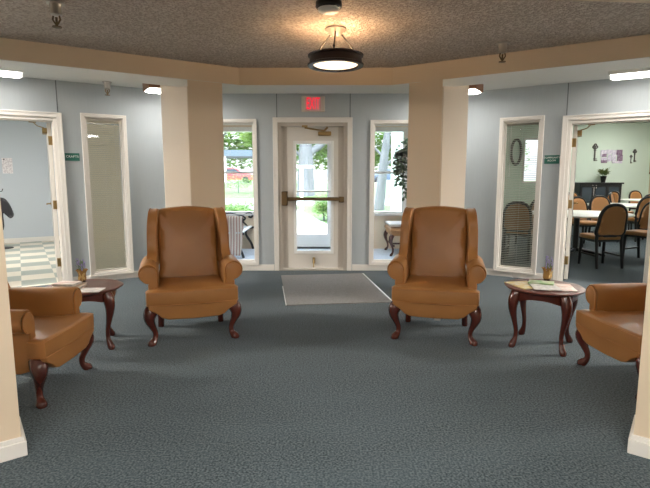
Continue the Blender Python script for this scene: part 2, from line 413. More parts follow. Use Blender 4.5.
# ------------------------------------------------------------------ main walls
SW = (1.04, 1.50, .11, 2.135)       # left sidelight hole
SD = (1.81, 2.80, 0, 2.10)          # left door hole
SWr = (.725, 1.20, .11, 2.125)
SDr = (1.515, 2.50, 0, 2.085)
wall('wall_left', FL, 0, 6.2, 0, H, 0, .14, [SW, SD], 'wall_blue', 'blue grey wall at left with the crafts room door')
wall('wall_right', FR, 0, 6.2, 0, H, 0, .14, [SWr, SDr], 'wall_blue', 'blue grey wall at right with the community room door')
BW1 = (-1.60, -1.02, .12, 2.155); BW2 = (.69, 1.30, .12, 2.14); BD = (-.68, .325, 0, 2.15)
wall('wall_back', FB, -1.86, 1.87, 0, H, 0, .14, [BW1, BW2, BD], 'wall_blue', 'blue grey back wall with the glazed exit door')
for i, (xf, s, z0) in enumerate(((FL, 1.79, 2.17), (FR, 1.495, 2.15), (FB, -.688, 2.215), (FB, .358, 2.215), (FL, 3.0, 0.1), (FR, 2.72, 0.1))):
    q = MB(xf); q.box(s - .006, s + .006, -.003, .002, z0, H)
    struct(q.build('trim_%d' % (i + 1), 'seam', smooth=0), ['vertical wall panel seam above the crafts door', 'vertical wall panel seam above the community door', 'vertical wall panel seam left of the exit sign', 'vertical wall panel seam right of the exit sign', 'vertical wall panel seam beyond the crafts door', 'vertical wall panel seam beyond the community door'][i], 'trim')
# enclosing walls of the hall behind the camera
struct(MB().box(-6.3, -6.1, -3.1, 4.4, 0, H).build('wall_hall_left', 'beige', smooth=0), 'beige hall wall to the left of the camera', 'wall')
struct(MB().box(6.1, 6.3, -3.1, 4.4, 0, H).build('wall_hall_right', 'beige', smooth=0), 'beige hall wall to the right of the camera', 'wall')
struct(MB().box(-6.3, 6.3, -3.2, -3.0, 0, H).build('wall_hall_rear', 'beige', smooth=0), 'beige hall wall behind the camera', 'wall')

def baseboard(name, xf, spans, lab, h=.09):
    b = MB(xf)
    for a, c in spans:
        b.box(a, c, -.016, 0, 0, h - .02); b.box(a, c, -.011, 0, h - .02, h)
    return struct(b.build(name, 'trim', smooth=0, bevel=.003), lab, 'baseboard')
baseboard('baseboard_left', FL, [(0.0, 1.745), (2.87, 6.1)], 'cream baseboard along the left wall')
baseboard('baseboard_right', FR, [(0.0, 1.445), (2.57, 6.1)], 'cream baseboard along the right wall')
baseboard('baseboard_back', FB, [(-1.785, -.755), (.402, 1.795)], 'cream baseboard along the back wall')

def casing(b, s0, s1, z0, z1, w=.06, sill=True, t=-.022):
    """moulded casing round a hole: stepped profile"""
    zb = z0 - (w if sill else 0)
    b.box(s0 - w, s0, t, 0, zb, z1 + w); b.box(s1, s1 + w, t, 0, zb, z1 + w)
    b.box(s0, s1, t, 0, z1, z1 + w)
    if sill: b.box(s0, s1, t, 0, z0 - w, z0)
    q = t - .008; e = .018
    b.box(s0 - w, s0 - w + e, q, t, zb, z1 + w); b.box(s1 + w - e, s1 + w, q, t, zb, z1 + w)
    b.box(s0 - w + e, s1 + w - e, q, t, z1 + w - e, z1 + w)
    if sill: b.box(s0 - w + e, s1 + w - e, q, t, zb, zb + e)
    return b
def ring(b, s0, s1, z0, z1, w, t0, t1):
    b.box(s0, s0 + w, t0, t1, z0, z1); b.box(s1 - w, s1, t0, t1, z0, z1)
    b.box(s0 + w, s1 - w, t0, t1, z0, z0 + w); b.box(s0 + w, s1 - w, t0, t1, z1 - w, z1)
    return b
def window(name, xf, op, lab, w=.042, depth=.14, pane_t=.07, both=True):
    s0, s1, z0, z1 = op
    root = struct(casing(MB(xf), s0, s1, z0, z1, w).build(name, 'trim', smooth=0, bevel=.003), lab, 'window')
    ring(MB(xf), s0, s1, z0, z1, .012, 0, depth).build('jamb', 'trim', root, smooth=0)
    ring(MB(xf), s0 + .012, s1 - .012, z0 + .012, z1 - .012, .022, pane_t - .02, pane_t + .02).build('sash', 'trim', root, smooth=0, bevel=.003)
    MB(xf).box(s0 + .03, s1 - .03, pane_t - .003, pane_t + .003, z0 + .03, z1 - .03).build('pane', 'glass', root, smooth=0)
    return root
window('window_1', FL, SW, 'tall narrow white framed window beside the crafts door')
window('window_2', FR, SWr, 'tall narrow white framed window beside the community door')
window('window_3', FB, BW1, 'tall sidelight window left of the exit door')
window('window_4', FB, BW2, 'tall sidelight window right of the exit door')

def blind(name, xf, op, tilt, m, lab, gap=.025, t=.105):
    s0, s1, z0, z1 = op
    root = thing(name, xf @ Vector(((s0 + s1) / 2, t, z0)), 0, lab, 'blind', None)
    inv = Matrix.Translation(-root.location) @ xf
    b = MB(inv); z = z0 + .06
    while z < z1 - .07:
        c, sn = math.cos(tilt) * .0125, math.sin(tilt) * .0125
        rings = []
        for s in (s0 + .035, s1 - .035):
            rings.append([(s, t - c, z - sn), (s, t, z - 0 + .0025), (s, t + c, z + sn), (s, t, z + .0015)])
        b.loft(rings); z += gap
    b.build('slats', m, root, smooth=0, fix=True)
    MB(inv).box(s0 + .03, s1 - .03, t - .018, t + .018, z1 - .06, z1 - .025).build('headrail', m, root, smooth=0)
    MB(inv).box(s0 + .035, s1 - .035, t - .012, t + .012, z0 + .035, z0 + .05).build('bottom_rail', m, root, smooth=0)
    MB(inv).tube([(s0 + .09, t - .022, z1 - .06), (s0 + .09, t - .022, z1 - .75)], .004, 6).build('wand', 'white_paint', root)
    for q in (.12, .5, .88):
        MB(inv).box(s0 + (s1 - s0) * q - .001, s0 + (s1 - s0) * q + .001, t - .0135, t - .0125, z0 + .05, z1 - .05).build('cord', 'white_paint', root, smooth=0)
    return root
blind('venetian_blind', FL, SW, R(66), 'blind', 'closed cream venetian blind in the window beside the crafts sign')
blind('venetian_blind', FR, SWr, R(20), 'blind_grey', 'open grey venetian blind in the window beside the community room sign')

# ------------------------------------------------------------------ exit door
d1 = struct(casing(MB(FB), BD[0], BD[1], 0, BD[3], .068, sill=False).build('door_1', 'trim', smooth=0, bevel=.004), 'glazed exit door with a bronze push bar', 'door')
b = MB(FB); b.box(BD[0], BD[0] + .045, 0, .13, 0, BD[3]); b.box(BD[1] - .045, BD[1], 0, .13, 0, BD[3]); b.box(BD[0] + .045, BD[1] - .045, 0, .13, BD[3] - .05, BD[3])
b.box(BD[0] + .045, BD[0] + .06, .02, .05, 0, BD[3] - .05); b.box(BD[1] - .06, BD[1] - .045, .02, .05, 0, BD[3] - .05)
b.build('door_frame', 'trim_dark', d1, smooth=0, bevel=.003)
ls0, ls1, lz0, lz1 = -.632, .277, .03, 2.095
gs0, gs1, gz0, gz1 = -.425, .092, .275, 1.865
b = MB(FB)
for a, c, e, g in ((ls0, gs0, lz0, lz1), (gs1, ls1, lz0, lz1), (gs0, gs1, lz0, gz0), (gs0, gs1, gz1, lz1)):
    b.box(a, c, .052, .095, e, g)
leaf = b.build('leaf', 'doorwhite', d1, smooth=0)
b = MB(FB)
b.box(ls0, ls0 + .085, .046, .0525, lz0, lz1); b.box(ls1 - .085, ls1, .046, .0525, lz0, lz1)
b.build('stile', 'trim_dark', leaf, smooth=0, bevel=.002)
ring(MB(FB), gs0 - .035, gs1 + .035, gz0 - .03, gz1 + .03, .045, .036, .054).build('lite_frame', 'white_paint', leaf, smooth=0, bevel=.006)
MB(FB).box(gs0, gs1, .068, .076, gz0, gz1).build('pane', 'glass', leaf, smooth=0)
MB(FB).box(BD[0], BD[1], -.01, .13, 0, .022).build('threshold', 'trim_dark', d1, smooth=0, bevel=.006)
pb = MB(FB); pb.box(-.55, .26, -.03, .012, 1.035, 1.085)
pb = pb.build('push_bar', 'bronze', d1, smooth=0, bevel=.008)
b = MB(FB); b.box(-.632, -.545, -.045, .05, .965, 1.17); b.build('latch_case', 'bronze', pb, smooth=0, bevel=.012)
b = MB(FB); b.box(.20, .277, -.035, .05, 1.01, 1.095); b.build('end_case', 'bronze', pb, smooth=0, bevel=.010)
b = MB(FB); b.box(-.10, .09, -.02, .048, 1.965, 2.025); cl = b.build('closer', 'brass', d1, smooth=0, bevel=.012)
b = MB(FB); b.tube([(-.01, .01, 2.035), (-.2, -.05, 2.055), (-.29, -.01, 2.075)], .011, 8); b.tube([(-.01, .01, 2.035), (.04, .0, 2.085)], .014, 8)
b.box(-.33, -.25, -.012, .01, 2.085, 2.11); b.build('closer_arm', 'brass', cl)
b = MB(FB); b.box(-.185, -.15, .036, .052, .10, .19); b.tube([(-.168, .03, .16), (-.168, -.01, .07), (-.168, -.012, .05)], .009, 8)
b.build('door_stop', 'brass', d1)

# exit sign
ex = thing('exit_sign', (-.168, 7.15, 2.40), 0, 'lit red EXIT sign on the wall above the glazed door', 'sign')
MB().box(-.166, .166, -.06, 0, -.104, .104).build('housing', 'exit_box', ex, smooth=0, bevel=.006)
MB().box(-.108, .108, -.064, -.06, -.090, .090).build('face_panel', 'exit_face', ex, smooth=0)
XZ = Matrix.Rotation(PI / 2, 4, 'X')
text_mesh('lettering', 'EXIT', .235, 'exit_red', ex, Matrix.Translation((0, -.066, -.002)) @ XZ, .002, 1.0, .40)

# room signs
def room_sign(xf, s, z, w, h, lines, size, lab):
    o = thing('room_sign', xf @ Vector((s, 0, z)), math.atan2(xf[1][0], xf[0][0]) + (PI if xf[0][0] < 0 else 0), lab, 'sign')
    MB().box(-w/2, w/2, -.010, 0, -h/2, h/2).build('plate', 'green_sign', o, smooth=0, bevel=.003)
    for i, l in enumerate(lines):
        zz = (len(lines) - 1) * size * .6 - i * size * 1.2
        text_mesh('lettering', l, size, 'white_text', o, Matrix.Translation((0, -.0115, zz + .004)) @ XZ, .001, 1.08)
    return o
room_sign(FL, 1.662, 1.625, .165, .095, ['CRAFTS'], .039, 'green CRAFTS sign on the left wall beside the tall window')
room_sign(FR, 1.355, 1.60, .18, .11, ['COMMUNITY', 'ROOM'], .031, 'green COMMUNITY ROOM sign on the right wall')

# ------------------------------------------------------------------ side room doors, open into the rooms
def side_door(name, xf, op, hinge_s, sgn, lab):
    """hinge side nearest the back wall, leaf swung 90 degrees into the room"""
    s0, s1, z0, z1 = op
    root = struct(casing(MB(xf), s0, s1, 0, z1, .06, sill=False).build(name, 'trim', smooth=0, bevel=.003), lab, 'door')
    b = MB(xf); b.box(s0, s0 + .04, 0, .14, 0, z1); b.box(s1 - .04, s1, 0, .14, 0, z1); b.box(s0 + .04, s1 - .04, 0, .14, z1 - .04, z1)
    b.box(s0 + .04, s0 + .055, .03, .07, 0, z1 - .04); b.box(s0 + .055, s1 - .055, .03, .07, z1 - .055, z1 - .04)
    b.build('door_frame', 'trim', root, smooth=0, bevel=.002)
    h0 = s0 + .045
    xfw = xf; xf = xf @ Matrix.Translation((h0, .155, 0)) @ Matrix.Rotation(R(sgn), 4, 'Z') @ Matrix.Translation((-h0, -.155, 0))
    lf = MB(xf); lf.box(h0 + .01, h0 + .055, .16, 1.06, .012, z1 - .05); lf = lf.build('leaf', 'doorwhite', root, smooth=0, bevel=.003)
    for z in (.27, 1.02, z1 - .27):
        b = MB(xf); b.box(h0 - .004, h0 + .05, .155, .16, z - .055, z + .055); b.box(s0 + .04, s0 + .044, .10, .155, z - .055, z + .055)
        b.tube([(h0 + .0, .152, z - .06), (h0 + .0, .152, z + .06)], .008, 8)
        b.build('hinge', 'brass', lf)
    b = MB(xf); b.tube([(h0 + .055, .99, 1.0), (h0 + .105, .99, 1.0), (h0 + .11, .87, 1.0)], .011, 8); b.tube([(h0 + .056, .99, 1.0), (h0 + .063, .99, 1.0)], .03, 12)
    b.build('lever', 'brass', lf)
    b = MB(xf); b.box(h0 + .056, h0 + .11, .21, .43, z1 - .18, z1 - .11); c = b.build('closer', 'brass', lf, smooth=0, bevel=.01)
    b = MB(xf); b.tube([(h0 + .085, .3, z1 - .105), (h0 + .16, .26, z1 - .085), (h0 + .20, .10, z1 - .06)], .006, 6); b.box(h0 + .17, h0 + .25, .075, .13, z1 - .062, z1 - .04)
    b.build('closer_arm', 'brass', c)
    return root
side_door('door_2', FL, SD, 0, 1.8, 'open door of the crafts room swung inward, brass hinges showing')
side_door('door_3', FR, SDr, 0, 4.4, 'open door of the community room swung inward, brass hinges showing')

# ------------------------------------------------------------------ crafts room shell
CZ = 2.55
struct(MB(FL).box(.3, 6.5, 5.24, 5.36, 0, CZ).build('wall_crafts_far', 'craft_wall', smooth=0), 'light blue far wall of the crafts room', 'wall')
struct(MB(FL).box(.3, .42, .14, 5.24, 0, CZ).build('wall_crafts_side', 'craft_wall', smooth=0), 'light blue side wall of the crafts room nearer the porch', 'wall')
struct(MB(FL).box(6.2, 6.32, .14, 5.24, 0, CZ).build('wall_crafts_end', 'craft_wall', smooth=0), 'light blue end wall of the crafts room', 'wall')
struct(MB(FL).box(.3, 6.5, .14, 5.36, CZ, CZ + .08).build('ceiling_3', 'white_ceiling', smooth=0), 'white ceiling of the crafts room', 'ceiling')
b = MB(FL); b.box(.42, 6.2, 5.222, 5.24, 0, .10)
struct(b.build('baseboard_crafts', 'trim', smooth=0), 'cream baseboard at the foot of the light blue wall', 'baseboard')

# community room shell
struct(MB().box(11.2, 11.35, 4.3, 17.1, 0, 3.25).build('wall_community_right', 'beige', smooth=0), 'beige right wall of the community room', 'wall')
CW = (6.85, 7.45, 1.25, 2.7)
wall('wall_community_far', frame((0, 17.0), (1, 0), (0, 1)), 2.3, 11.35, 0, 3.25, 0, .15, [CW], 'mint', 'mint green far wall of the community room')
struct(MB().box(2.3, 2.42, 7.08, 17.0, 0, 3.25).build('wall_community_left', 'mint', smooth=0), 'mint green left wall of the community room', 'wall')
struct(MB().box(7.0, 11.35, 4.2, 4.32, 0, 3.25).build('wall_community_near', 'mint', smooth=0), 'mint green near wall of the community room', 'wall')
wr = lambda s, t: tuple((FR @ Vector((s, t, 0)))[:2])
b = MB(); b.prism([wr(.3, .14), wr(6.2, .14), (7.2, 4.2), (11.35, 4.2), (11.35, 17.1), (2.3, 17.1)], 'z', 3.25, 3.33)
struct(b.build('ceiling_4', 'white_ceiling', smooth=0), 'white ceiling of the community room', 'ceiling')
b = MB(FR); b.box(.3, 6.6, .0, .14, H, 3.33)
struct(b.build('wall_community_upper', 'mint', smooth=0), 'mint wall above the lobby ceiling line', 'wall')
window('added_window', frame((0, 17.0), (1, 0), (0, 1)), CW, 'added window in the far mint wall, standing in for a bright reflection in the sidelight glass')  # window added where the sidelight glass reflects something bright

# ------------------------------------------------------------------ porch beyond the exit
PZ = 2.50
PW1 = (-2.10, -1.06, .69, 2.27); PW2 = (.72, 1.52, .69, 2.27); PD = (-.80, .27, 0, 2.30)
FP = frame((0, 9.45), (1, 0), (0, 1))
wall('wall_porch_outer', FP, -2.3, 2.3, 0, PZ, 0, .14, [PW1, PW2, PD], 'porch', 'peach cream outer wall of the porch')
struct(MB().box(-2.32, -2.22, 7.29, 9.45, 0, PZ).build('wall_porch_left', 'porch', smooth=0), 'peach cream left wall of the porch', 'wall')
struct(MB().box(2.18, 2.28, 7.29, 9.45, 0, PZ).build('wall_porch_right', 'porch', smooth=0), 'peach cream right wall of the porch', 'wall')
struct(MB().box(-2.32, -1.9, 7.29, 9.6, PZ, PZ + .1).box(1.9, 2.29, 7.29, 9.6, PZ, PZ + .1).box(-1.9, 1.9, 7.29, 8.15, PZ, PZ + .1).box(-1.9, 1.9, 8.75, 9.6, PZ, PZ + .1).build('ceiling_5', 'porch', smooth=0), 'peach cream ceiling of the porch', 'ceiling')
sk = MB(); sk.box(-1.9, 1.9, 8.15, 8.20, PZ + .1, PZ + .14).box(-1.9, 1.9, 8.70, 8.75, PZ + .1, PZ + .14)  # skylight added to let more daylight into the porch
for k in range(5): sk.box(-1.9 + k * .9375, -1.85 + k * .9375, 8.20, 8.70, PZ + .1, PZ + .14)
skl = struct(sk.build('added_skylight', 'trim', smooth=0), 'unseen skylight added in the porch ceiling to brighten the porch', 'window')
MB().box(-1.9, 1.9, 8.15, 8.75, PZ + .145, PZ + .15).build('pane', 'glass', skl, smooth=0)
def sash_window(name, op, lab):
    s0, s1, z0, z1 = op
    root = struct(casing(MB(FP), s0, s1, z0, z1, .05).build(name, 'trim', smooth=0, bevel=.003), lab, 'window')
    zm = 1.47
    ring(MB(FP), s0, s1, z0, z1, .03, .0, .14).build('jamb', 'trim', root, smooth=0)
    b = MB(FP); b.box(s0 + .03, s1 - .03, .04, .09, zm - .022, zm + .022); b.build('meeting_rail', 'trim', root, smooth=0)
    MB(FP).box(s0 + .03, s1 - .03, .06, .066, z0 + .03, z1 - .03).build('pane', 'glass', root, smooth=0)
    MB(FP).box(s0 - .06, s1 + .06, -.05, 0.02, z0 - .035, z0).build('sill', 'trim', root, smooth=0, bevel=.004)
window_6 = sash_window('window_6', PW1, 'porch sash window at left looking out to the carport')
window_7 = sash_window('window_7', PW2, 'porch sash window at right behind the hanging plant')
d4 = struct(casing(MB(FP), PD[0], PD[1], 0, PD[3], .06, sill=False).build('door_4', 'trim', smooth=0, bevel=.003), 'white outer porch door seen through the exit door glass', 'door')
b = MB(FP); b.box(PD[0], PD[0] + .05, 0, .13, 0, PD[3]); b.box(PD[1] - .05, PD[1], 0, .13, 0, PD[3]); b.box(PD[0], PD[1], 0, .13, PD[3] - .05, PD[3]); b.build('door_frame', 'trim', d4, smooth=0)
b = MB(FP)
for a, c, e, g in ((-.745, -.575, .04, 2.24), (.045, .215, .04, 2.24), (-.575, .045, .04, .275), (-.575, .045, 2.10, 2.24)): b.box(a, c, .04, .085, e, g)
lf = b.build('leaf', 'white_paint', d4, smooth=0)
MB(FP).box(-.575, .045, .058, .066, .275, 2.10).build('pane', 'glass', lf, smooth=0)
MB(FP).box(-.72, .19, -.01, .03, 1.095, 1.13).build('push_bar', 'nickel', lf, smooth=0, bevel=.006)
MB(FP).box(-.8, .27, -.02, .13, 0, .03).build('threshold', 'darkmetal', d4, smooth=0)
b = MB(FP); b.box(-2.3, -.86, -.015, 0, 0, .08); b.box(.33, 2.3, -.015, 0, 0, .08)
struct(b.build('baseboard_porch', 'porch', smooth=0), 'peach baseboard at the foot of the porch outer wall', 'baseboard')

# ------------------------------------------------------------------ wing chairs
def cabriole(top, out, h, r0, k=1.0):
    o = Vector((*out, 0)); t = Vector(top)
    seq = [(1.0, .0, 1.0), (.86, .030, 1.08), (.70, .038, .85), (.50, .016, .56), (.32, -.006, .43), (.18, -.004, .44), (.09, .014, .62), (.035, .028, .70), (.0, .028, .55)]
    pts = smooth_path([t.xyz * 1 if False else Vector((t.x + o.x*f*k, t.y + o.y*f*k, h * q)) for q, f, r in seq], 3)
    rr = smooth_path([Vector((r, 0, 0)) for q, f, r in seq], 3)
    return MB().tube(pts, [max(v.x, .1) * r0 for v in rr], 12)

def make_wing_chair(slim=False):
    root = thing('wing_chair', (0, 0, 0))
    # seat frame: front apron with shaped lower edge, sides, back rail
    fo = [(-.355, .350), (.355, .350), (.358, .315), (.335, .300), (.29, .275), (.25, .238), (.20, .222), (0, .216), (-.20, .222), (-.25, .238), (-.29, .275), (-.335, .300), (-.358, .315)]
    b = MB(); b.prism(fo, 'y', -.368, -.29)
    for s in (-1, 1):
        so = [(-.30, .335), (.33, .335), (.36, .24), (.30, .232), (-.18, .222), (-.24, .24), (-.28, .28), (-.30, .29)]
        x0, x1 = sorted((s * .285, s * .338)); b.prism(so, 'x', x0, x1)
    b.box(-.29, .29, .27, .34, .235, .38); b.box(-.29, .29, -.28, .30, .30, .335)
    b.build('seat_frame', 'leather', root, bevel=.010, seg=3)
    # T cushion
    to = [(-.365, -.365), (-.2, -.378), (0, -.382), (.2, -.378), (.365, -.365), (.375, -.31), (.365, -.255), (.285, -.245), (.278, -.1), (.276, .08), (.27, .22), (.0, .23), (-.27, .22), (-.276, .08), (-.278, -.1), (-.285, -.245), (-.365, -.255), (-.375, -.31)]
    dense = []
    for i in range(len(to)):
        p, q = to[i], to[(i + 1) % len(to)]
        for j in range(3): dense.append((p[0] + (q[0]-p[0])*j/3, p[1] + (q[1]-p[1])*j/3))
    b = MB(); b.puff(dense, (0, -.10), lambda u, v, w: (u, v, .395 + w), .125, n=8, bulge=.022)
    cu = b.build('seat_cushion', 'leather', root, smooth=60)
    for zz in (.343, .447):
        MB().tube([(u * .995, v * .995, zz) for u, v in dense], .004, 6, closed=True).build('piping', 'welt', cu, smooth=60)
    # backrest
    bo = smooth_loop([(-.262, .40), (-.1, .39), (.1, .39), (.262, .40), (.262, .62), (.266, .85), (.272, 1.02), (.262, 1.062), (.18, 1.082), (0, 1.094), (-.18, 1.082), (-.262, 1.062), (-.272, 1.02), (-.266, .85), (-.262, .62)], 4)
    def bk(u, v, w): return (u, .255 + (v - .40) * .26 - w, v)
    b = MB(); b.puff(bo, (0, .75), bk, .13, n=8, bulge=.028); b.build('backrest', 'leather', root, smooth=60)
    # wings
    wo = smooth_loop([(.36, .58), (.40, .70), (.44, .85), (.47, 1.0), (.465, 1.055), (.40, 1.078), (.30, 1.072), (.21, 1.03), (.165, .95), (.16, .86), (.145, .77), (.105, .70), (.045, .655), (.03, .62), (.12, .585), (.24, .57)], 4)
    if slim: wo = [(.36 + (u - .36) * .38, v) for u, v in wo]
    for s in (-1, 1):
        fn = lambda u, v, w, s=s: (s * (.296 + w + (.34 - u) * .07 + .014 * math.sin((v - .56) * 6.5)), u, v)
        b = MB(); b.puff(wo, (.30, .82), fn, .082, n=8)
        wg = b.build('wing', 'leather', root, smooth=60)
        edge = [fn(.30 + (u - .30) * 1.0, .82 + (v - .82) * 1.0, .036) for u, v in wo]
        MB().tube(edge, .005, 6, closed=True).build('piping', 'welt', wg, smooth=60)
    # rolled arms
    prof = [(.272, .30), (.272, .44), (.270, .56)]
    c = (.350, .586); r = .078
    for i in range(15):
        a = PI * .98 - i * (PI * 1.50) / 14
        prof.append((c[0] + r * math.cos(a), c[1] + r * math.sin(a)))
    prof += [(.352, .49), (.348, .40), (.345, .30)]
    cx, cz = .335, .50
    for s in (-1, 1):
        b = MB(); rings = []
        for y, q in ((-.252, .90), (-.258, .97), (-.250, 1.0), (-.1, 1.0), (.1, 1.0), (.28, .98), (.36, .93), (.37, .85)):
            rings.append([(s * (cx + (u - cx) * q), y, (cz + (v - cz) * q) if v > .31 else v) for u, v in prof])
        b.loft(rings); am = b.build('arm', 'leather', root, smooth=55)
        f = MB(); inner = [(s * (cx + (u - cx) * .80), (cz + (v - cz) * .86)) for u, v in prof if v > .31]
        f.loft([[(u, -.256, v) for u, v in inner], [(u, -.266, v) for u, v in inner], [((u - s*cx) * .92 + s*cx, -.269, (v - cz) * .95 + cz) for u, v in inner]])
        fc = f.build('arm_facing', 'leather', am, smooth=30)
        MB().tube([(u, -.262, v) for u, v in inner], .0055, 6, closed=True).build('piping', 'welt', fc, smooth=60)
    for s in (-1, 1):
        cabriole((s * .318, -.283, 0), (s * .9, -.75), .315, .052).build('leg', 'mahogany', root, smooth=60)
    for s in (-1, 1):
        MB().tube(smooth_path([(s * .265, .20, .30), (s * .268, .20, .2), (s * .272, .215, .08), (s * .275, .23, 0)], 3), [.036]*3 + [.033]*3 + [.029]*3 + [.027], 10).build('leg', 'mahogany', root, smooth=60)
    return root
proto = make_wing_chair(); slim_proto = make_wing_chair(True)
spots = [((-1.185, 4.235), R(18), 'caramel leather wing chair left of the exit, facing the camera beside the left column'),
         ((.985, 4.235), R(-15), 'caramel leather wing chair right of the exit, facing the camera beside the right column'),
         ((-1.975, 3.05), R(91), 'caramel leather armchair half hidden by the left pier, turned sideways'),
         ((2.192, 3.172), R(-84), 'caramel leather armchair half hidden by the right pier, turned sideways')]
for i, (p, a, lab) in enumerate(spots):
    o = proto if i == 0 else (slim_proto if i == 2 else copy_tree(proto if i < 2 else slim_proto))
    o.scale = ((.985, 1, 1), (.945, 1, 1), (.86, .92, .90), (.86, .92, .90))[i]
    if i == 1: tag(MB().box(.0, .055, -.31, -.307, .185, .22).build('care_tag', 'white_paint', o, smooth=0), 'small white tag hanging under the seat front')
    o.location = (*p, 0); o.rotation_euler = (0, 0, a)
    tag(o, lab, 'armchair', 'leather wing chairs in the lobby')

# ------------------------------------------------------------------ end tables
def make_table():
    root = thing('end_table', (0, 0, 0))
    Z = .495
    prof = [(.02, Z - .028), (.26, Z - .028), (.285, Z - .024), (.30, Z - .014), (.302, Z - .008), (.297, Z - .004), (.288, Z - .003), (.275, Z - .003), (.02, Z - .003)]
    b = MB(); rings = []
    for r, z in prof:
        rings.append([((r * (1 + .012 * math.cos(8 * 2*PI*j/64))) * math.cos(2*PI*j/64), (r * (1 + .012 * math.cos(8 * 2*PI*j/64))) * math.sin(2*PI*j/64), z) for j in range(64)])
    b.loft(rings); b.build('tabletop', 'table_top', root, smooth=35)
    b = MB(); n = 64
    def rr(j, r): return (r * math.cos(2*PI*j/n), r * math.sin(2*PI*j/n))
    zb = [Z - .075 - .035 * abs(math.cos(2 * 2*PI*j/n)) ** 3 for j in range(n)]
    b.loft([[(*rr(j, .248), zb[j]) for j in range(n)], [(*rr(j, .255), Z - .028) for j in range(n)], [(*rr(j, .205), Z - .028) for j in range(n)], [(*rr(j, .205), zb[j]) for j in range(n)]], closed=True)
    b.build('apron', 'mahogany', root, smooth=35)
    for k in range(4):
        a = k * PI / 2
        cabriole((.243 * math.cos(a), .243 * math.sin(a), 0), (math.cos(a) * .85, math.sin(a) * .85), Z - .03, .040).build('leg', 'mahogany', root, smooth=60)
    return root
tb = make_table(); tb.location = (1.775, 3.87, 0); tb.rotation_euler = (0, 0, R(-78))
tag(tb, 'round mahogany end table at right with cabriole legs, magazines spread on it', 'side table', 'mahogany end tables')
tb2 = copy_tree(tb); tb2.location = (-1.955, 3.86, 0); tb2.rotation_euler = (0, 0, R(-22))
tag(tb2, 'round mahogany end table at left with cabriole legs, books stacked on it', 'side table', 'mahogany end tables')
TZ = .4922

def vase(loc, lab, seed):
    rnd = random.Random(seed)
    root = thing('flower_pot', loc, rnd.random(), lab, 'flowers', 'lavender pots on the end tables')
    root.scale = (.80, .80, 1.05)
    MB().lathe([(.024, 0), (.030, .003), (.036, .05), (.034, .072), (.028, .072), (.026, .05)], 16).build('pot', 'pot', root)
    # gathered wrap with a flared rim
    rings = []
    for z, r, w in ((.03, .0375, .0), (.055, .038, .03), (.08, .034, .05), (.10, .040, .14), (.115, .052, .2)):
        rings.append([(r * (1 + w * math.cos(7 * t * 2*PI/28)) * math.cos(t * 2*PI/28), r * (1 + w * math.cos(7 * t * 2*PI/28)) * math.sin(t * 2*PI/28), z) for t in range(28)])
    MB().loft(rings, caps=False).build('cloth_wrap', 'gold_cloth', root)
    b = MB()
    for a in (-.5, .5, 2.2, 3.7, 5):
        b.puff([(.0, .0), (.012, .012), (.035, .016), (.04, 0), (.03, -.012), (.012, -.010)], (.02, 0), lambda u, v, w, a=a: (u * math.cos(a), -.040 - w * .6, .062 + u * math.sin(a) + v), .004)
    b.build('ribbon_bow', 'ribbon', root)
    st = MB(); fl = MB()
    for i in range(16):
        a = rnd.random() * 2*PI; q = rnd.uniform(.015, .05); h = rnd.uniform(.135, .195)
        p1 = Vector((q * math.cos(a), q * math.sin(a), h))
        st.tube([(0, 0, .06), tuple(p1 * .6), tuple(p1)], .0018, 5)
        if i % 3 != 2:
            for k in range(5):
                pp = p1 + Vector((rnd.uniform(-.007, .007), rnd.uniform(-.007, .007), -.011 * k + .01))
                fl.ball(tuple(pp), .0055, 6, 4)
        else:
            for k in range(4):
                a2 = rnd.random() * 2*PI
                e = p1 + Vector((math.cos(a2) * .02, math.sin(a2) * .02, -.03 + .01 * k))
                st.add([tuple(p1 + Vector((0, 0, -.03))), tuple(e + Vector((.004, 0, 0))), tuple(e + Vector((-.004, 0, .004)))], [(0, 1, 2)])
    st.build('stems', 'stem', root, fix=False); fl.build('blossoms', 'purple', root)
    return root
vase((-2.0, 3.95, TZ), 'pot of lavender with a gold wrap on the left end table', 3)
vase((1.86, 4.02, TZ), 'pot of lavender with a gold wrap on the right end table', 5)

def sheet(name, loc, rz, w, d, h, m, lab, cat, group, pages=True):
    o = thing(name, loc, rz, lab, cat, group)
    if pages:
        MB().box(-w/2 + .003, w/2 - .003, -d/2 + .003, d/2 - .003, .0015, h - .0015).build('pages', 'paper', o, smooth=0)
        b = MB(); b.box(-w/2, w/2, -d/2, d/2, 0, .0015); b.box(-w/2, w/2, -d/2, d/2, h - .0015, h); b.box(-w/2 - .001, -w/2 + .002, -d/2, d/2, .0, h)
        b.build('cover', m, o, smooth=0)
    else:
        # an open spread: two gently curved leaves
        b = MB(); n = 8
        top = []; 
        rings = []
        for i in range(n * 2 + 1):
            x = -w/2 + w * i / (n * 2); q = abs(x) / (w/2)
            z = h * (1 - (1 - min(q * 3, 1)) ** 2 * .8) * (1 - .4 * q)
            rings.append([(x, -d/2, 0), (x, d/2, 0), (x, d/2, z + .001), (x, -d/2, z + .001)])
        b.loft(rings); b.build('spread', m, o, smooth=30)
    return o
g1 = 'magazines on the right end table'
sheet('magazine', (1.63, 3.89, TZ), R(14), .21, .27, .006, 'paper_y', 'yellow covered magazine at the left of the right end table', 'magazine', g1)
sheet('magazine', (1.865, 3.80, TZ), R(-14), .21, .27, .006, 'paper_p', 'pinkish magazine near the front of the right end table', 'magazine', g1)
sheet('magazine', (1.745, 3.80, TZ + .0065), R(-12), .20, .25, .005, 'paper', 'white magazine lying across two others on the right end table', 'magazine', g1)
sheet('magazine', (1.775, 3.93, TZ + .012), R(62), .13, .19, .008, 'paper_g', 'small green booklet topmost of the right table magazines', 'magazine', g1)
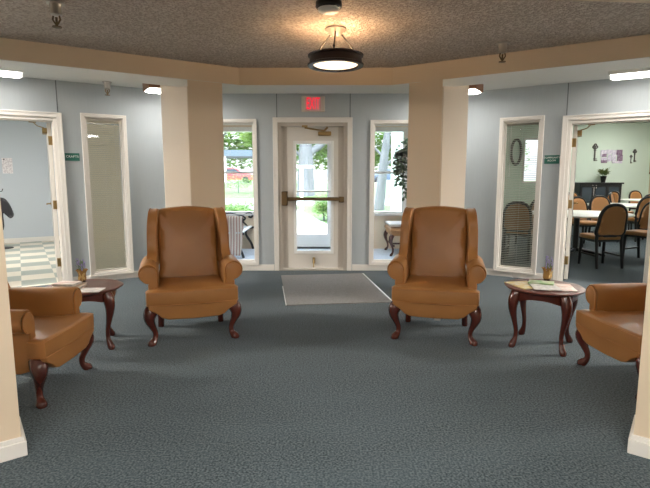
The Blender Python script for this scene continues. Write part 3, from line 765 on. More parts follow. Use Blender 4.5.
sheet('eyeglass_case', (1.785, 3.86, TZ + .0205), R(35), .05, .14, .012, 'black', 'small dark case on the green booklet', 'case', None) if False else None
g2 = 'reading matter on the left end table'
sheet('book', (-2.03, 3.80, TZ), R(10), .22, .16, .024, 'book_tan', 'tan book at the bottom of the stack on the left end table', 'book', g2)
sheet('book', (-2.045, 3.80, TZ + .0245), R(-6), .17, .13, .018, 'paper_p', 'pale pink book on top of the tan book on the left table', 'book', g2)
sheet('magazine', (-1.85, 3.70, TZ), R(4), .24, .15, .006, 'paper', 'white magazine lying near the front of the left end table', 'magazine', g2)
sheet('magazine', (-1.93, 3.865, TZ), R(28), .10, .08, .012, 'book_grn', 'small olive notebook beside the flower pot on the left table', 'notebook', g2) if False else None

# ------------------------------------------------------------------ floor mat
mt = thing('door_mat', (.058, 6.015, 0), R(7.2), 'grey rectangular entrance mat on the carpet before the exit door', 'mat')
MB().box(-.58, .58, -.845, .80, .0005, .010).build('pile', 'mat_grey', mt, smooth=0, bevel=.003)
b = MB(); b.box(.58, .598, -.845, .80, .0005, .009); b.build('right_glint', 'mat_glint', mt, smooth=0)  # edge glint built as pale strips, one on each side
b = MB(); b.box(-.59, -.58, -.845, .1, .0005, .009); b.build('left_glint', 'mat_glint', mt, smooth=0)

# ------------------------------------------------------------------ ceiling lamp, detector, sprinklers, fixtures
lp = thing('ceiling_lamp', (.085, 4.08, H - .012), 0, 'round semi flush ceiling lamp with a dark drum and glowing diffuser', 'lamp')
lp.scale = (.94, .94, 1)
Zd = -.292
MB().lathe([(.01, 0), (.088, 0), (.09, -.012), (.07, -.022), (.045, -.05), (.02, -.062), (.006, -.064)], 28).build('canopy', 'canopy', lp)
MB().tube([(0, 0, -.06), (0, 0, Zd + .05)], .010, 10).build('stem', 'nickel', lp)
for k in range(3):
    a = R(25) + k * 2*PI/3
    b = MB(); b.tube([(.05*math.cos(a), .05*math.sin(a), -.035), (.205*math.cos(a), .205*math.sin(a), Zd + .115), (.219*math.cos(a), .219*math.sin(a), Zd + .075)], .0065, 8)
    b.ball((.206*math.cos(a), .206*math.sin(a), Zd + .112), .012, 8, 6); b.build('arm', 'darkmetal', lp)
prof = [(.236, .0), (.240, .004), (.240, .020), (.226, .028), (.222, .10), (.236, .108), (.238, .122), (.232, .126), (.214, .118), (.206, .04), (.19, .016), (.20, .0)]
MB().loft([[((r*math.cos(2*PI*j/48)), r*math.sin(2*PI*j/48), Zd + z * .70) for j in range(48)] for r, z in prof], closed=True).build('drum', 'drum', lp, smooth=30)
MB().lathe([(.005, -.004), (.08, -.003), (.14, .003), (.182, .010), (.190, .014), (.18, .017), (.005, .018)], 40, (0, 0, Zd)).build('diffuser', 'lens_warm', lp)
M['bulb'] = mat('lit bulb', (1, .9, .8), .4, emit=((1.0, .62, .32), 105.0))
for k in range(3):
    a = R(80) + k * 2*PI/3
    bul = MB(); bul.ball((.09*math.cos(a), .09*math.sin(a), Zd + .084), .024, 12, 8)
    bul.build('bulb', 'bulb', lp)
sd = thing('smoke_detector', (.025, 3.50, H - .012), 0, 'round smoke detector on the popcorn ceiling in front of the lamp', 'smoke detector')
MB().lathe([(.005, 0), (.088, 0), (.09, -.03), (.08, -.042), (.005, -.042)], 28).build('base', 'darkmetal', sd)
MB().lathe([(.005, -.042), (.074, -.042), (.072, -.055), (.055, -.066), (.005, -.07)], 28).build('cover', 'plate', sd)
def sprinkler(loc, lab):
    o = thing('sprinkler_head', loc, 0, lab, 'sprinkler', 'fire sprinklers on the ceiling')
    o.scale = (1.6, 1.6, 1.6)
    MB().lathe([(.005, 0), (.036, 0), (.037, -.006), (.026, -.008), (.022, -.03), (.024, -.05), (.014, -.055), (.005, -.056)], 16).build('escutcheon', 'nickel', o)
    b = MB()
    for s in (-1, 1): b.tube([(s*.012, 0, -.05), (s*.016, 0, -.07), (s*.004, 0, -.09)], .004, 6)
    b.tube([(0, 0, -.06), (0, 0, -.1)], .005, 6); b.build('frame', 'bronze', o)
    MB().lathe([(.002, -.098), (.019, -.098), (.019, -.102), (.002, -.104)], 14).build('deflector', 'bronze', o)
sprinkler((-1.83, 3.50, H - .012), 'sprinkler head at upper left on the popcorn ceiling')
sprinkler((1.57, 4.50, H - .012), 'sprinkler head at right of the lamp on the popcorn ceiling')
sprinkler((-2.72, 6.30, H), 'sprinkler head on the white ceiling over the left window')

def fixture(loc, rz, length, lab, lens='lens_cool', wood=False, group='fluorescent ceiling lights of the lobby'):
    o = thing('ceiling_light', loc, rz, lab, 'ceiling light', group)
    w = .17; e = length / 2; d = .12 if wood else .075; m = 'oak' if wood else 'plate'
    MB().box(-e + .02, e - .02, -w + .02, w - .02, -.02, 0).build('housing', 'plate', o, smooth=0)
    b = MB(); b.box(-e, e, -w, -w + .02, -d + .02, 0); b.box(-e, e, w - .02, w, -d + .02, 0); b.box(-e, -e + .02, -w + .02, w - .02, -d + .02, 0); b.box(e - .02, e, -w + .02, w - .02, -d + .02, 0)
    b.build('frame', m, o, smooth=0)
    b = MB(); b.loft([[(-e + .02, -w + .02, -d + .03), (e - .02, -w + .02, -d + .03), (e - .02, w - .02, -d + .03), (-e + .02, w - .02, -d + .03)],
                      [(-e + .02, -w + .02, -d + .02), (e - .02, -w + .02, -d + .02), (e - .02, w - .02, -d + .02), (-e + .02, w - .02, -d + .02)],
                      [(-e + .05, -w + .06, -d), (e - .05, -w + .06, -d), (e - .05, w - .06, -d), (-e + .05, w - .06, -d)]])
    b.build('lens', lens, o, smooth=0)
    return o
def on_wall(xf, s, t):
    p = xf @ Vector((s, t, 0)); return (p.x, p.y, H)
fixture(on_wall(FL, 2.74, -.45), A32, 1.22, 'long white fluorescent light on the ceiling at the left edge, near the crafts door')
fixture(on_wall(FR, 2.56, -.42), -A32, 1.22, 'long white fluorescent light on the ceiling at the right edge, near the community door')
fixture((-1.90, 6.45, H), A32, .76, 'fluorescent light with wood ends peeking out left of the left column', 'lens_wood', wood=True)
fixture((1.62, 6.53, H), -A32, .76, 'fluorescent light with wood ends peeking out right of the right column', 'lens_wood', wood=True)
M['lens_ring_added'] = mat('added ring light lens', (.9, .9, .9), .4, emit=((1.0, .95, .88), 125.0))  # strong out-of-view ceiling lights, added to brighten the side walls
fixture(on_wall(FL, 4.6, -.7), A32, 1.22, 'unseen light added on the white ceiling beyond the left edge to brighten the left wall', 'lens_ring_added')
fixture(on_wall(FR, 4.6, -.7), -A32, 1.22, 'unseen light added on the white ceiling beyond the right edge to brighten the right wall', 'lens_ring_added')
fixture((-1.3, .5, H), 0, 1.22, 'unseen hall light added left of the camera', 'lens_hall_added', group='added hall ceiling lights')  # unseen hall lights, added to light the piers and near lobby
fixture((1.3, .5, H), 0, 1.22, 'unseen hall light added right of the camera', 'lens_hall_added', group='added hall ceiling lights')
fixture((0, -1.6, H), 0, 1.22, 'unseen hall light added behind the camera', 'lens_hall_added', group='added hall ceiling lights')
for s in (2.2, 4.2):
    p = FL @ Vector((s, 2.7, 0)); fixture((p.x, p.y, CZ), A32, 1.22, 'crafts room fluorescent light ' + ('near the porch side' if s < 3 else 'near the far end'), 'lens_room', group='crafts room lights')
for x, y, l in ((5.2, 9.5, 'nearest the door'), (7.6, 13.0, 'in the middle'), (9.5, 15.2, 'near the sideboard'), (8.4, 8.0, 'near the right wall')):
    fixture((x, y, 3.25), 0, 1.22, 'community room fluorescent light ' + l, 'lens_big', group='community room lights')

# ------------------------------------------------------------------ crafts room contents
o = thing('wall_notice', FL @ Vector((0, 5.24, 0)), A32, 'white paper notice pinned to the light blue crafts room wall', 'notice')
FLi = Matrix.Rotation(-A32, 4, 'Z') @ Matrix.Translation(-o.location) @ FL
import_pts = None
def on_line(px, py, A, d):
    th = R(7.6); u = (px - 325) / 488; v = (244 - py) / 488
    dx = u; dy = math.cos(th) + v * math.sin(th); dz = -math.sin(th) + v * math.cos(th)
    n = Vector((-d[1], d[0])); t = (A[0]*n[0] + A[1]*n[1]) / (dx*n[0] + dy*n[1])
    return Vector((dx*t, dy*t, 1.35 + dz*t))
far = FL @ Vector((0, 5.22, 0))
p0 = on_line(2.8, 173.5, far, dL); p1 = on_line(12, 158, far, dL)
o.location = (p0 + p1) / 2
hw = (p1.xy - p0.xy).length / 2; hh = (p1.z - p0.z) / 2
MB().box(-hw, hw, -.004, .002, -hh, hh).build('sheet', 'screen', o, smooth=0)
MB().ball((-hw * .6, -.006, hh * .8), .014, 8, 5).build('pin', 'darkmetal', o)
far2 = FL @ Vector((0, 4.2, 0))
q = on_line(3.0, 208, far2, dL)
bg = thing('garment', q, A32, 'dark garment on a tall coat stand inside the crafts room doorway', 'coat')
b = MB(); b.puff(smooth_loop([(-.24, .02), (-.16, .16), (0, .20), (.1, .10), (.17, -.13), (.10, -.2), (0, -.10), (-.02, -.42), (-.24, -.45)], 4), (-.08, 0), lambda u, v, w: (u, w, v), .14, n=6); b.build('cloth', 'bag', bg, smooth=60)
cs = thing('coat_stand', (q.x - .12, q.y + .10, .002), A32, 'slim dark coat stand behind the black garment', 'coat stand')
MB().tube([(0, 0, .02), (0, 0, 1.2)], .016, 10).build('pole', 'darkmetal', cs)
MB().lathe([(.005, 0), (.17, 0), (.16, .015), (.02, .03), (.005, .03)], 24).build('base', 'darkmetal', cs)
b = MB()
for k in range(4): b.tube([(0, 0, 1.1), (.05*math.cos(k*PI/2), .05*math.sin(k*PI/2), 1.11), (.07*math.cos(k*PI/2), .07*math.sin(k*PI/2), 1.16)], .008, 6)
b.build('hooks', 'darkmetal', cs)

# ------------------------------------------------------------------ community room contents
def make_stack_chair():
    root = thing('dining_chair', (0, 0, 0))
    so = smooth_loop([(-.215, -.20), (0, -.225), (.215, -.20), (.20, .20), (0, .21), (-.20, .20)], 4)
    MB().puff(so, (0, 0), lambda u, v, w: (u, v, .45 + w), .06, n=6, bulge=.01).build('seat', 'fabric_tan', root, smooth=60)
    bo = smooth_loop([(-.195, .50), (0, .49), (.195, .50), (.20, .66), (.185, .80), (.12, .895), (0, .925), (-.12, .895), (-.185, .80), (-.20, .66)], 5)
    fn = lambda u, v, w: (u, .20 + (v - .45) * .22 - w, v)
    MB().puff(bo, (0, .70), fn, .045, n=6).build('backrest', 'fabric_tan', root, smooth=60)
    edge = [fn(u * 1.03, .70 + (v - .70) * 1.03, 0) for u, v in bo]
    MB().tube(edge, .027, 8, closed=True).build('back_frame', 'black', root, smooth=60)
    b = MB(); b.box(-.20, .20, -.19, -.165, .385, .42); b.box(-.20, .20, .165, .19, .385, .42); b.box(-.205, -.18, -.19, .19, .385, .42); b.box(.18, .205, -.19, .19, .385, .42)
    b.build('seat_frame', 'black', root, smooth=0)
    for s in (-1, 1): MB().box(s*.19 - .01, s*.19 + .01, -.18, .20, .17, .195).build('stretcher', 'black', root, smooth=0)
    for s in (-1, 1):
        b = MB(); b.tube([(s*.19, -.18, .42), (s*.20, -.20, 0)], [.025, .020], 8); b.build('leg', 'black', root)
    for s in (-1, 1):
        b = MB(); b.tube([(s*.195, .215, .56), (s*.195, .205, .42), (s*.20, .27, 0)], [.026, .026, .021], 8); b.build('leg', 'black', root)
    return root
sc = make_stack_chair()
def floor_pt(px, D):
    th = R(7.6); c = D * math.cos(th) + .9 * math.sin(th)
    return ((px - 325) / 488 * c, D)
cl = [  # px of the back, depth of the chair, heading, label
    (610.5, 7.62, R(180 + 4), 'tan dining chair nearest the community room doorway, seen from behind'),
    (645.0, 8.20, R(-62), 'tan dining chair with its seat turned left, beside the pier edge at right'),
    (640.0, 10.7, R(175), 'tan dining chair seen from behind, its black arched back right of the second table'),
    (585.5, 9.9, R(10), 'dark tan dining chair behind the left of the nearest table'),
    (604.5, 10.6, R(-5), 'tan dining chair centred behind the nearest table'),
    (622.5, 13.0, R(50), 'tan dining chair turned at an angle behind the second table'),
    (640.5, 15.4, R(4), 'tan dining chair farthest right, near the mint wall'),
    (606.0, 14.6, R(-70), 'tan dining chair in profile before the black sideboard'),
    (579.5, 13.8, R(20), 'peach tan dining chair farthest left, near the sideboard'),
    (649.5, 11.9, R(-40), 'tan dining chair cut off by the right pier in front of the mint wall'),
    (519.0, 8.3, R(150), 'dining chair behind the grey blind, at left in the window'),
    (531.0, 10.0, R(190), 'dining chair behind the grey blind, at right in the window')]
for i, (px, D, a, lab) in enumerate(cl):
    o = sc if i == 0 else copy_tree(sc)
    x, y = floor_pt(px, D)
    if i == 0: x, y = 4.29, 7.55
    if i == 1: x, y = 5.27, 8.02
    o.location = (x, y, 0); o.rotation_euler = (0, 0, a); o.scale = (1.0, 1.0, 1.035)
    tag(o, lab, 'chair', 'tan dining chairs in the community room')
def dining_table(x, y, r, lab, rx=1.0):
    o = thing('dining_table', (x, y, 0), 0, lab, 'table', 'pale tables in the community room')
    n = 40
    b = MB(); b.loft([[(r*rx*q*math.cos(2*PI*j/n), r*q*math.sin(2*PI*j/n), z) for j in range(n)] for q, z in ((.02, .715), (.985, .715), (1, .722), (1, .742), (.985, .75), (.02, .75))]); b.build('tabletop', 'laminate', o, smooth=35)
    MB().lathe([(.03, .715), (.16, .712), (.05, .68), (.045, .1), (.06, .06), (.03, .05)], 16).build('pedestal', 'black', o)
    for k in range(4):
        a = PI/4 + k * PI/2
        MB().tube([(0, 0, .09), (.38*math.cos(a), .38*math.sin(a), .05), (.5*math.cos(a), .5*math.sin(a), .02)], [.035, .025, .02], 8).build('foot', 'black', o)
dining_table(4.52, 8.74, .88, 'pale round dining table nearest the community room door')
dining_table(7.05, 11.6, .85, 'pale round dining table second from the community room door')
dining_table(9.45, 14.3, .72, 'pale round dining table farthest from the door, before the mint wall')

sb0 = on_line(579, 182.5, (0, 16.5), (1, 0)); sb1 = on_line(624, 182.5, (0, 16.5), (1, 0))
W = sb1.x - sb0.x; HT = sb0.z
sb = thing('sideboard', ((sb0.x + sb1.x) / 2, 16.72, 0), 0, 'tall black painted sideboard against the mint wall', 'sideboard')
MB().box(-W/2 + .05, W/2 - .05, -.20, .26, .08, HT - .05).build('body', 'sideboard', sb, smooth=0, bevel=.006)
MB().box(-W/2, W/2, -.24, .27, HT - .05, HT).build('top', 'sideboard', sb, smooth=0, bevel=.008)
b = MB(); b.box(-W/2 + .03, W/2 - .03, -.22, .26, 0, .08); b.build('plinth', 'sideboard', sb, smooth=0)
for k in range(3):
    x0 = -W/2 + .08 + k * (W - .16) / 3; x1 = x0 + (W - .16) / 3 - .02
    d = ring(MB(), x0, x1, .14, HT - .10, .05, -.225, -.20).build('door', 'sideboard', sb, smooth=0, bevel=.003)
    MB().box(x0 + .05, x1 - .05, -.206, -.201, .19, HT - .15).build('door_panel', 'car_glass', d, smooth=0)
    MB().ball((x1 - .025, -.235, HT * .55), .014, 8, 5).build('knob', 'nickel', d)
# lamp-like white ornament motif in the middle door
orn = MB(); orn.puff(smooth_loop([(-.05, -.17), (0, -.19), (.05, -.17), (.03, -.02), (.09, .12), (.05, .16), (0, .08), (-.05, .16), (-.09, .12), (-.03, -.02)], 4), (0, 0), lambda u, v, w: (u - .22, -.212 + w, v + HT * .80), .02)
orn.build('painted_motif', 'paper', sb, smooth=60)
pp = on_line(603, 182.5, (0, 16.65), (1, 0))
pl = thing('potted_plant', (pp.x, 16.65, HT), 0, 'olive leafed plant in a dark tapered pot on the black sideboard', 'plant')
pl.scale = (.66, .66, .60)
MB().lathe([(.005, 0), (.10, 0), (.15, .34), (.16, .36), (.135, .36), (.13, .32), (.005, .31)], 20).build('pot', 'black', pl)
def leaves(b, n, c, rad, size, rnd, droop=.3):
    for i in range(n):
        a = rnd.random() * 2*PI; e = math.asin(rnd.uniform(-.6, 1)); q = rnd.random() ** .5
        p = Vector(c) + Vector((rad[0]*q*math.cos(a)*math.cos(e), rad[1]*q*math.sin(a)*math.cos(e), rad[2]*q*math.sin(e)))
        d = Vector((math.cos(a), math.sin(a), rnd.uniform(-.6, .6) - droop)).normalized()
        w = d.cross(Vector((rnd.uniform(-.5, .5), rnd.uniform(-.5, .5), 1))).normalized()
        nn = d.cross(w); L = size * rnd.uniform(.6, 1.3); h = L * .26
        b.add([p, p + d*L*.45 + w*h - nn*h*.25, p + d*L - nn*L*.12, p + d*L*.45 - w*h - nn*h*.25, p + d*L*.5], [(0, 1, 4), (1, 2, 4), (2, 3, 4), (3, 0, 4)])
    return b
rnd = random.Random(11)
b = MB(); leaves(b, 150, (0, 0, .50), (.22, .2, .22), .17, rnd, -.6); b.build('foliage', 'leaf_yel', pl, fix=False)
b = MB()
for k in range(7): b.tube([(0, 0, .3), (.2*math.cos(k*.9), .1*math.sin(k*.9), .62), (.30*math.cos(k*.9), .2*math.sin(k*.9), .86 - .04*k)], .006, 5)
b.build('stems', 'stem', pl)

def wall_key(px, ptop, pbot, lab):
    t = on_line(px, ptop, (0, 16.98), (1, 0)); e = on_line(px, pbot, (0, 16.98), (1, 0)); L = t.z - e.z
    o = thing('key_ornament', (t.x, 16.985, e.z), 0, lab, 'wall decoration', 'key ornaments on the mint wall')
    b = MB(); r = L * .062
    for dx, dz in ((0, .91), (-.075, .80), (.075, .80)):
        b.tube([(dx * L + r * math.cos(k*PI/6), 0, dz * L + r * math.sin(k*PI/6)) for k in range(12)], L * .04, 6, closed=True)
    b.build('bow', 'key', o)
    b = MB(); b.tube([(0, 0, L * .72), (0, 0, 0)], L * .045, 8)
    for z in (.70, .62, .12): b.tube([(0, 0, (z-.02)*L), (0, 0, (z+.02)*L)], L * .075, 8)
    b.box(0, .16*L, -.015, .01, .0, .05*L); b.box(0, .13*L, -.015, .01, .09*L, .14*L); b.build('shank', 'key', o)
wall_key(595.6, 143.5, 161, 'large pewter key ornament left of the picture collage')
wall_key(635.2, 149.2, 162, 'pewter key ornament right of the picture collage, larger of a pair')
wall_key(631.4, 154.8, 163.3, 'smallest pewter key ornament, paired with a larger key')
cpx = [(600.5, 606.5, 150, 156.5, 'pic1'), (606.5, 612, 149.6, 154, 'pic1'), (602, 606.5, 154, 157, 'pic2'), (601, 606.6, 157.5, 160.5, 'pic1'), (601, 606.8, 160.2, 163, 'pic2'),
       (607.5, 611, 154.5, 161.5, 'pic1'), (611.5, 616.5, 150, 161, 'pic1'), (616.5, 622.4, 149.8, 155, 'pic2'), (612, 622, 161, 163.2, 'pic1'), (617, 622.8, 155, 161, 'pic2')]
c0 = on_line(612, 156, (0, 16.98), (1, 0))
pc = thing('picture_collage', c0, 0, 'collage of lilac and plum prints on the mint wall above the sideboard', 'pictures')
for i, (a, c, t, e, m) in enumerate(cpx):
    p = on_line(a, e, (0, 16.98), (1, 0)) - c0; q2 = on_line(c, t, (0, 16.98), (1, 0)) - c0
    MB().box(p.x, q2.x, -.012 - .004 * (i % 3), .015, p.z, q2.z).build('print', m, pc, smooth=0)
p = on_line(649, 164, (11.19, 0), (0, 1))
pf = thing('wall_picture', (11.2, p.y, p.z), 0, 'brown framed picture on the beige wall at the far right', 'picture')
MB().box(-.03, 0, -.35, .35, -.35, .45).build('frame', 'oak', pf, smooth=0, bevel=.005)
MB().box(-.034, -.03, -.28, .28, -.28, .38).build('print', 'book_tan', pf, smooth=0)
# oval ring added in place of a dark oval reflected in the sidelight glass
p = on_line(516, 152, (0, 16.98), (1, 0))
wr_ = thing('oval_reflection', (p.x, 16.957, p.z), 0, 'dark oval ring added on the far wall, standing in for a reflection in the sidelight glass', 'wall decoration')
MB().tube([(.17 * math.cos(k*PI/16), 0, .42 * math.sin(k*PI/16)) for k in range(32)], .045, 8, closed=True).build('ring', 'key', wr_)

# ------------------------------------------------------------------ porch contents
gb = thing('garden_bench', (-1.84, 8.86, 0), 0, 'garden bench with black iron arms and white slats left of the exit', 'bench')
for y in (-.56, .56):
    b = MB()
    b.tube(smooth_path([(-.10, y, 0), (-.16, y, .2), (-.10, y, .42), (.36, y, .40)], 4), .022, 8)
    b.tube(smooth_path([(.44, y, 0), (.40, y, .12), (.30, y, .30), (.36, y, .40), (.46, y, .42)], 4), .022, 8)
    b.tube(smooth_path([(-.16, y, .42), (-.20, y, .65), (-.24, y, .86)], 4), .020, 8)
    b.tube(smooth_path([(-.19, y, .66), (.0, y, .69), (.22, y, .66), (.38, y, .70), (.44, y, .66), (.41, y, .615), (.36, y, .63)], 5), .021, 8)
    b.tube(smooth_path([(.36, y, .41), (.28, y, .50), (.20, y, .56), (.24, y, .63), (.30, y, .60), (.27, y, .56)], 5), .016, 8)
    b.tube(smooth_path([(.0, y, .42), (.08, y, .5), (.02, y, .6), (-.08, y, .55), (-.04, y, .48)], 5), .014, 8)
    b.build('side_frame', 'iron', gb, smooth=60)
for k in range(6):
    MB().box(-.08 + k * .088, -.01 + k * .088, -.60, .60, .425, .45).build('seat_slat', 'slat', gb, smooth=0, bevel=.005)
for k in range(4):
    b = MB(Matrix.Translation((-.185 - .014 * k, 0, .52 + k * .09)) @ Matrix.Rotation(R(-9), 4, 'Y')); b.box(-.012, .012, -.60, .60, 0, .065); b.build('back_slat', 'slat', gb, smooth=0, bevel=.004)
# striped throw hanging over the near arm of the bench
th = thing('striped_throw', (-1.84, 8.86, 0), 0, 'pink and cream striped throw draped over the near arm of the garden bench', 'throw')
rings = []
for x0 in [(.06 + i * .034) for i in range(12)]:
    wv = .012 * math.sin(x0 * 40)
    pth = smooth_path([(x0 - .02, -.63 + wv - .05, .06), (x0, -.61 + wv, .35), (x0, -.595, .66), (x0, -.565, .715), (x0, -.525, .69), (x0, -.50 + wv * .3, .56), (x0, -.48, .47)], 4)
    rings.append(pth)
b = MB(); k = len(rings[0]); vs = [p for r in rings for p in r]; fs = [(i*k + j, i*k + j + 1, (i+1)*k + j + 1, (i+1)*k + j) for i in range(len(rings) - 1) for j in range(k - 1)]
b.add(vs, fs); to = b.build('cloth', 'stripe', th, smooth=60); to.modifiers.new('thick', 'SOLIDIFY').thickness = .008
# upholstered bench at right
ub = thing('upholstered_bench', (1.43, 8.87, 0), 0, 'low bench with dark cabriole legs right of the exit door', 'bench')
MB().box(-.27, .27, -.40, .40, .36, .43).build('seat_rail', 'fabric_tan', ub, smooth=0, bevel=.01)
MB().puff(smooth_loop([(-.28, -.42), (0, -.42), (.28, -.42), (.295, -.38), (.295, 0), (.295, .38), (.28, .42), (0, .42), (-.28, .42), (-.295, .38), (-.295, 0), (-.295, -.38)], 3), (0, 0), lambda u, v, w: (u * .96, v * .96, .455 + w), .055, n=6, bulge=.02).build('seat_cushion', 'fabric_tan', ub, smooth=60)
for sx in (-1, 1):
    for sy in (-1, 1):
        cabriole((sx * .24, sy * .36, 0), (sx * 1.0, sy * .6), .38, .038).build('leg', 'mahogany', ub, smooth=60)
b = MB(); b.box(-.23, -.20, -.34, .34, .16, .19); b.box(.20, .23, -.34, .34, .16, .19); b.box(-.2, .2, -.015, .015, .16, .19); b.build('stretcher', 'mahogany', ub, smooth=0)
wp = thing('seat_pad', (1.43, 8.90, .508), 0, 'white flat pad lying on the low porch bench', 'cushion')
MB().puff(smooth_loop([(-.26, -.34), (0, -.34), (.26, -.34), (.28, -.31), (.28, 0), (.28, .34), (.26, .37), (0, .37), (-.26, .37), (-.28, .34), (-.28, 0), (-.28, -.31)], 3), (0, 0), lambda u, v, w: (u, v, .027 + w - .012 * 0), .05, n=6).build('pad', 'cloth_white', wp, smooth=60)
# hanging plant
hp = thing('hanging_plant', (1.56, 8.55, 1.62), 0, 'trailing dark green plant hanging in the porch before the right window', 'plant')
MB().lathe([(.005, 0), (.09, 0), (.13, .16), (.14, .18), (.12, .18), (.115, .15), (.005, .14)], 20).build('pot', 'pot', hp)
b = MB()
for k in range(3): b.tube([(.12*math.cos(k*2.1), .12*math.sin(k*2.1), .17), (0, 0, .55)], .003, 5)
b.tube([(0, 0, .55), (0, 0, .88)], .003, 5); b.build('hanger', 'darkmetal', hp)
rnd = random.Random(5)
b = MB(); leaves(b, 130, (-.02, 0, .27), (.24, .22, .20), .13, rnd, .4)
vn = MB()
for k in range(11):
    a = rnd.uniform(1.9, 4.4); q = rnd.uniform(.14, .30); L = rnd.uniform(.25, .62)
    P = [(.08*math.cos(a), .08*math.sin(a), .18), (q*math.cos(a), q*math.sin(a), .20), (q*1.1*math.cos(a), q*1.1*math.sin(a), .18 - L*.5), (q*1.05*math.cos(a), q*1.05*math.sin(a), .18 - L)]
    sp = smooth_path(P, 6); vn.tube(sp, .004, 5)
    for p in sp[3:]: leaves(b, 4, tuple(p), (.05, .05, .04), .10, rnd, .5)
for k in range(5):
    leaves(b, 3, (-.20 + rnd.uniform(-.03, .05), 0, -.58 + k * .05), (.04, .04, .03), .09, rnd, 1.2)
vn.tube(smooth_path([(-.2, 0, .2), (-.22, 0, -.2), (-.20, 0, -.6)], 5), .004, 5)
b.build('foliage', 'leaf_dark', hp, fix=False); vn.build('vines', 'stem', hp)

# ------------------------------------------------------------------ outdoors
def gz(y): return -.06 + 1.01 * min(max((y - 13) / 29, 0), 1)
struct(MB().prism([(9.62, -.06), (13, -.06), (20, gz(20)), (30, gz(30)), (42, .95), (140, .95), (140, -.5), (9.62, -.5)], 'x', -70, 70).build('ground', 'lawn', smooth=0), 'sunlit green lawn outside the porch', 'ground')
b = MB()
sec = [(9.63, -1.7, .6), (12, -1.5, .45), (13, -1.55, .3), (15, -1.8, -.05), (17, -2.2, -.55), (20, -3.2, -1.4), (20.9, -3.7, -1.75)]
b.loft([[(xl, y, gz(y) - .03), (xr, y, gz(y) - .03), (xr, y, gz(y) + .02), (xl, y, gz(y) + .02)] for y, xl, xr in sec])
b.loft([[(x, 21, gz(21) - .03), (x, 24.5, gz(24.5) - .03), (x, 24.5, gz(24.5) + .02), (x, 21, gz(21) + .02)] for x in (-30, 30)])
struct(b.build('path', 'concrete', smooth=0), 'pale concrete walk leading from the porch door', 'path')
struct(MB().box(-60, 60, 46, 64, .90, .97).build('road', 'asphalt', smooth=0), 'light asphalt parking lane beyond the lawn', 'road')

def tree(loc, h, trunk_r, blobs, lab, branches, fm='foliage', n=900, lsize=.34, seed=1, lean=(0, 0)):
    rnd = random.Random(seed)
    o = thing('tree', (loc[0], loc[1], gz(loc[1])), 0, lab, 'tree', 'trees outside the porch')
    b = MB(); top = (lean[0], lean[1], h)
    b.tube(smooth_path([(0, 0, -.05), (lean[0]*.3, lean[1]*.3, h*.35), (lean[0]*.7, lean[1]*.7, h*.7), top], 4), [trunk_r * (1.25 - .07 * i) for i in range(13)], 12)
    for (z0, dx, dy, dz, r) in branches:
        s = Vector((lean[0]*z0/h, lean[1]*z0/h, z0))
        b.tube(smooth_path([s, s + Vector((dx*.45, dy*.45, dz*.35)), s + Vector((dx, dy, dz))], 4), [r * (1 - .08 * i) for i in range(9)], 9)
    b.build('trunk', 'bark', o, smooth=60)
    f = MB()
    for c, rad in blobs: leaves(f, int(n), c, rad, lsize, rnd, .1)
    f.build('foliage', fm, o, fix=False)
    return o
tree((-1.05, 27, 0), 5.2, .42, [((-2.2, 0, 5.6), (2.0, 1.6, 1.3)), ((1.2, .4, 5.2), (1.5, 1.6, 1.0)), ((2.6, 1, 3.4), (1.0, 1.2, 1.1)), ((-2.6, .8, 3.3), (.9, 1, .9)), ((.6, 1.5, 3.9), (.9, .9, .8))],
     'large grey trunked tree seen through the exit door glass', [(2.2, 2.6, .2, 2.4, .24), (2.8, -2.0, .3, 2.2, .20), (3.2, 1.2, .5, 2.4, .14), (2.0, -1.6, 0, 1.6, .12)], n=700, seed=2)
tree((2.1, 19, 0), 5, .17, [((-.2, .6, 3.9), (1.5, 1.2, .8)), ((1.6, 0, 4.3), (1.3, 1.2, .8))],
     'slender grey tree seen through the right porch window', [(1.7, 1.5, .1, 1.3, .08), (2.2, .9, .2, 1.6, .06), (2.0, -1.2, .2, 1.6, .06), (1.4, 1.1, .3, .55, .05)], n=350, seed=4, lean=(.5, 0))
tree((-8.2, 35, 0), 5.5, .25, [((-2, 0, 4.8), (2.4, 1.6, 1.6)), ((1.4, 0, 4.4), (2.2, 1.6, 1.4)), ((3.2, 0, 5.4), (1.8, 1.5, 1.4))],
     'broad leafy tree seen through the left porch window', [(2.5, 1.8, 0, 2.2, .12), (2.5, -1.8, 0, 2.0, .12)], n=900, seed=6)
for i, (x, y, w, d, hh, lab) in enumerate(((-5.2, 29.5, 3.2, .7, 1.15, 'clipped green hedge beyond the lawn at left'), (8.6, 70, 4.0, 1.5, 8.5, 'tall green trees standing behind the parked silver car'), (-1.3, 70, 3.9, 1.5, 8.5, 'tall green trees standing behind the grey trunked tree'),
                                           (.10, 15.6, .42, .5, .8, 'bright green shrub beside the walk, right in the door glass'), (-2.65, 14.2, .6, .6, .72, 'rounded green bush below the left porch window'), (22, 70, 6, 1.5, 7, 'tall green trees at far right of the lawn'), (-13.5, 70, 5.0, 1.5, 9.0, 'tall green trees standing behind the carport'))):
    o = thing('shrub', (x, y, gz(y)), 0, lab, 'shrub', 'shrubs outside the porch')
    b = MB(); rnd = random.Random(30 + i)
    for q in range(5): leaves(b, 420, (-w*.7 + w*1.4*q/4, 0, hh*.5), (w*.42, d, hh*.55), max(.10, hh*.10), rnd, 0)
    b.build('foliage', 'foliage2', o, fix=False)
    b = MB()
    for q in range(3): b.tube([((q-1)*w*.3, 0, 0), ((q-1)*w*.4, 0, hh*.6)], .03, 6)
    b.build('stems', 'bark', o)
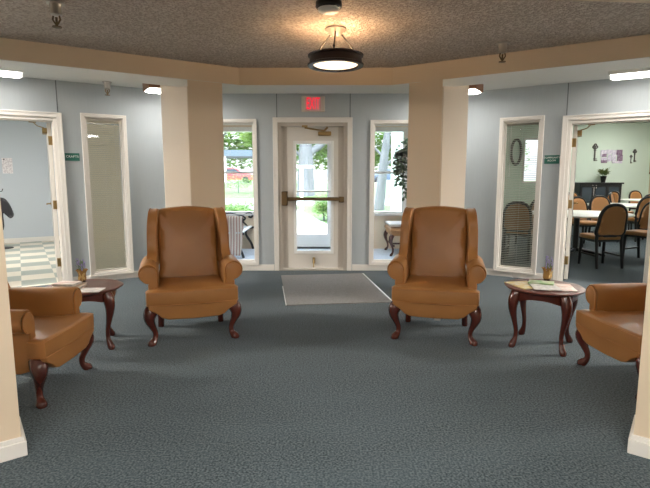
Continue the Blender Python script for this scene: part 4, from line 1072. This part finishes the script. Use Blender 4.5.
# carport with cars
cp = thing('carport', (-12.4, 50, .95), 0, 'long blue grey carport roof beyond the lawn at left', 'carport')
MB().box(-7, 6.2, -2.5, 2.5, 2.55, 3.15).build('roof', 'carport', cp, smooth=0)
for k in range(5): MB().box(-6.6 + k*3.1, -6.45 + k*3.1, -2.4, -2.25, 0, 2.55).build('post', 'white_paint', cp, smooth=0)
def car(loc, rz, m, lab):
    o = thing('car', loc, rz, lab, 'car', 'parked cars beyond the lawn')
    side = smooth_loop([(-2.1, .35), (-2.15, .75), (-1.5, .9), (-.9, 1.38), (.3, 1.42), (1.1, .95), (2.0, .82), (2.15, .45), (2.0, .28), (-1.9, .28)], 4)
    b = MB(); b.prism(side, 'y', -.85, .85); b.build('body', m, o, bevel=.05, smooth=50)
    gl = [(-1.25, .95), (-.82, 1.33), (.25, 1.36), (.92, .97)]
    b = MB(); b.prism(gl, 'y', -.87, .87); b.build('windows', 'car_glass', o, smooth=0)
    for x in (-1.3, 1.35):
        for s in (-1, 1):
            b = MB(); b.tube([(x, s*.72, .32), (x, s*.88, .32)], .33, 18); b.build('wheel', 'tyre', o, smooth=30)
    return o
car((-9.2, 49.5, .97), 0, 'car_red', 'red car parked under the carport')
car((-14.6, 49.5, .97), 0, 'car_white', 'white car parked under the carport')
car((7.2, 56, .97), R(4), 'car_silver', 'silver blue car seen through the right porch window')
car((12.6, 56.5, .97), R(0), 'car_white', 'white car parked right of the silver blue car')
ps = thing('sign_post', (-.9, 19, gz(19)), 0, 'slim white post with a flat crossbar on the lawn', 'post')
MB().box(-.07, .07, -.06, .06, 0, 1.62).build('post', 'white_paint', ps, smooth=0)
MB().box(-.42, .42, -.10, .10, 1.62, 1.72).build('crossbar', 'white_paint', ps, smooth=0)

# ------------------------------------------------------------------ light and camera
w = bpy.data.worlds.new('sky'); bpy.context.scene.world = w; w.use_nodes = True
bg_ = w.node_tree.nodes['Background']; bg_.inputs['Color'].default_value = (.86, .94, 1.0, 1); bg_.inputs['Strength'].default_value = 1.0
nt = w.node_tree; tcw = nt.nodes.new('ShaderNodeTexCoord'); sx = nt.nodes.new('ShaderNodeSeparateXYZ'); rw = nt.nodes.new('ShaderNodeValToRGB')
rw.color_ramp.elements[0].position = .05; rw.color_ramp.elements[0].color = (.75, .81, .86, 1)
rw.color_ramp.elements[1].position = .32; rw.color_ramp.elements[1].color = (6.0, 6.9, 7.8, 1)
nt.links.new(tcw.outputs['Generated'], sx.inputs[0]); nt.links.new(sx.outputs['Z'], rw.inputs[0]); nt.links.new(rw.outputs[0], bg_.inputs['Color'])
su = bpy.data.lights.new('sun', 'SUN'); su.energy = 1.0; su.angle = R(8); su.color = (1, .96, .88)
so = bpy.data.objects.new('sun', su); C.objects.link(so); so.rotation_euler = (R(38), R(-30), 0)

cam = bpy.data.cameras.new('camera'); cam.sensor_width = 36; cam.lens = 36 * 488 / 650; cam.clip_start = .05; cam.clip_end = 300
co = bpy.data.objects.new('camera', cam); C.objects.link(co)
co.location = (0, 0, 1.35); co.rotation_euler = (R(90 - 7.6), 0, 0)
sc_ = bpy.context.scene; sc_.camera = co
sc_.view_settings.view_transform = 'Standard'; sc_.view_settings.look = 'None'; sc_.view_settings.gamma = 1; sc_.view_settings.use_curve_mapping = False
sc_.view_settings.exposure = 1.15
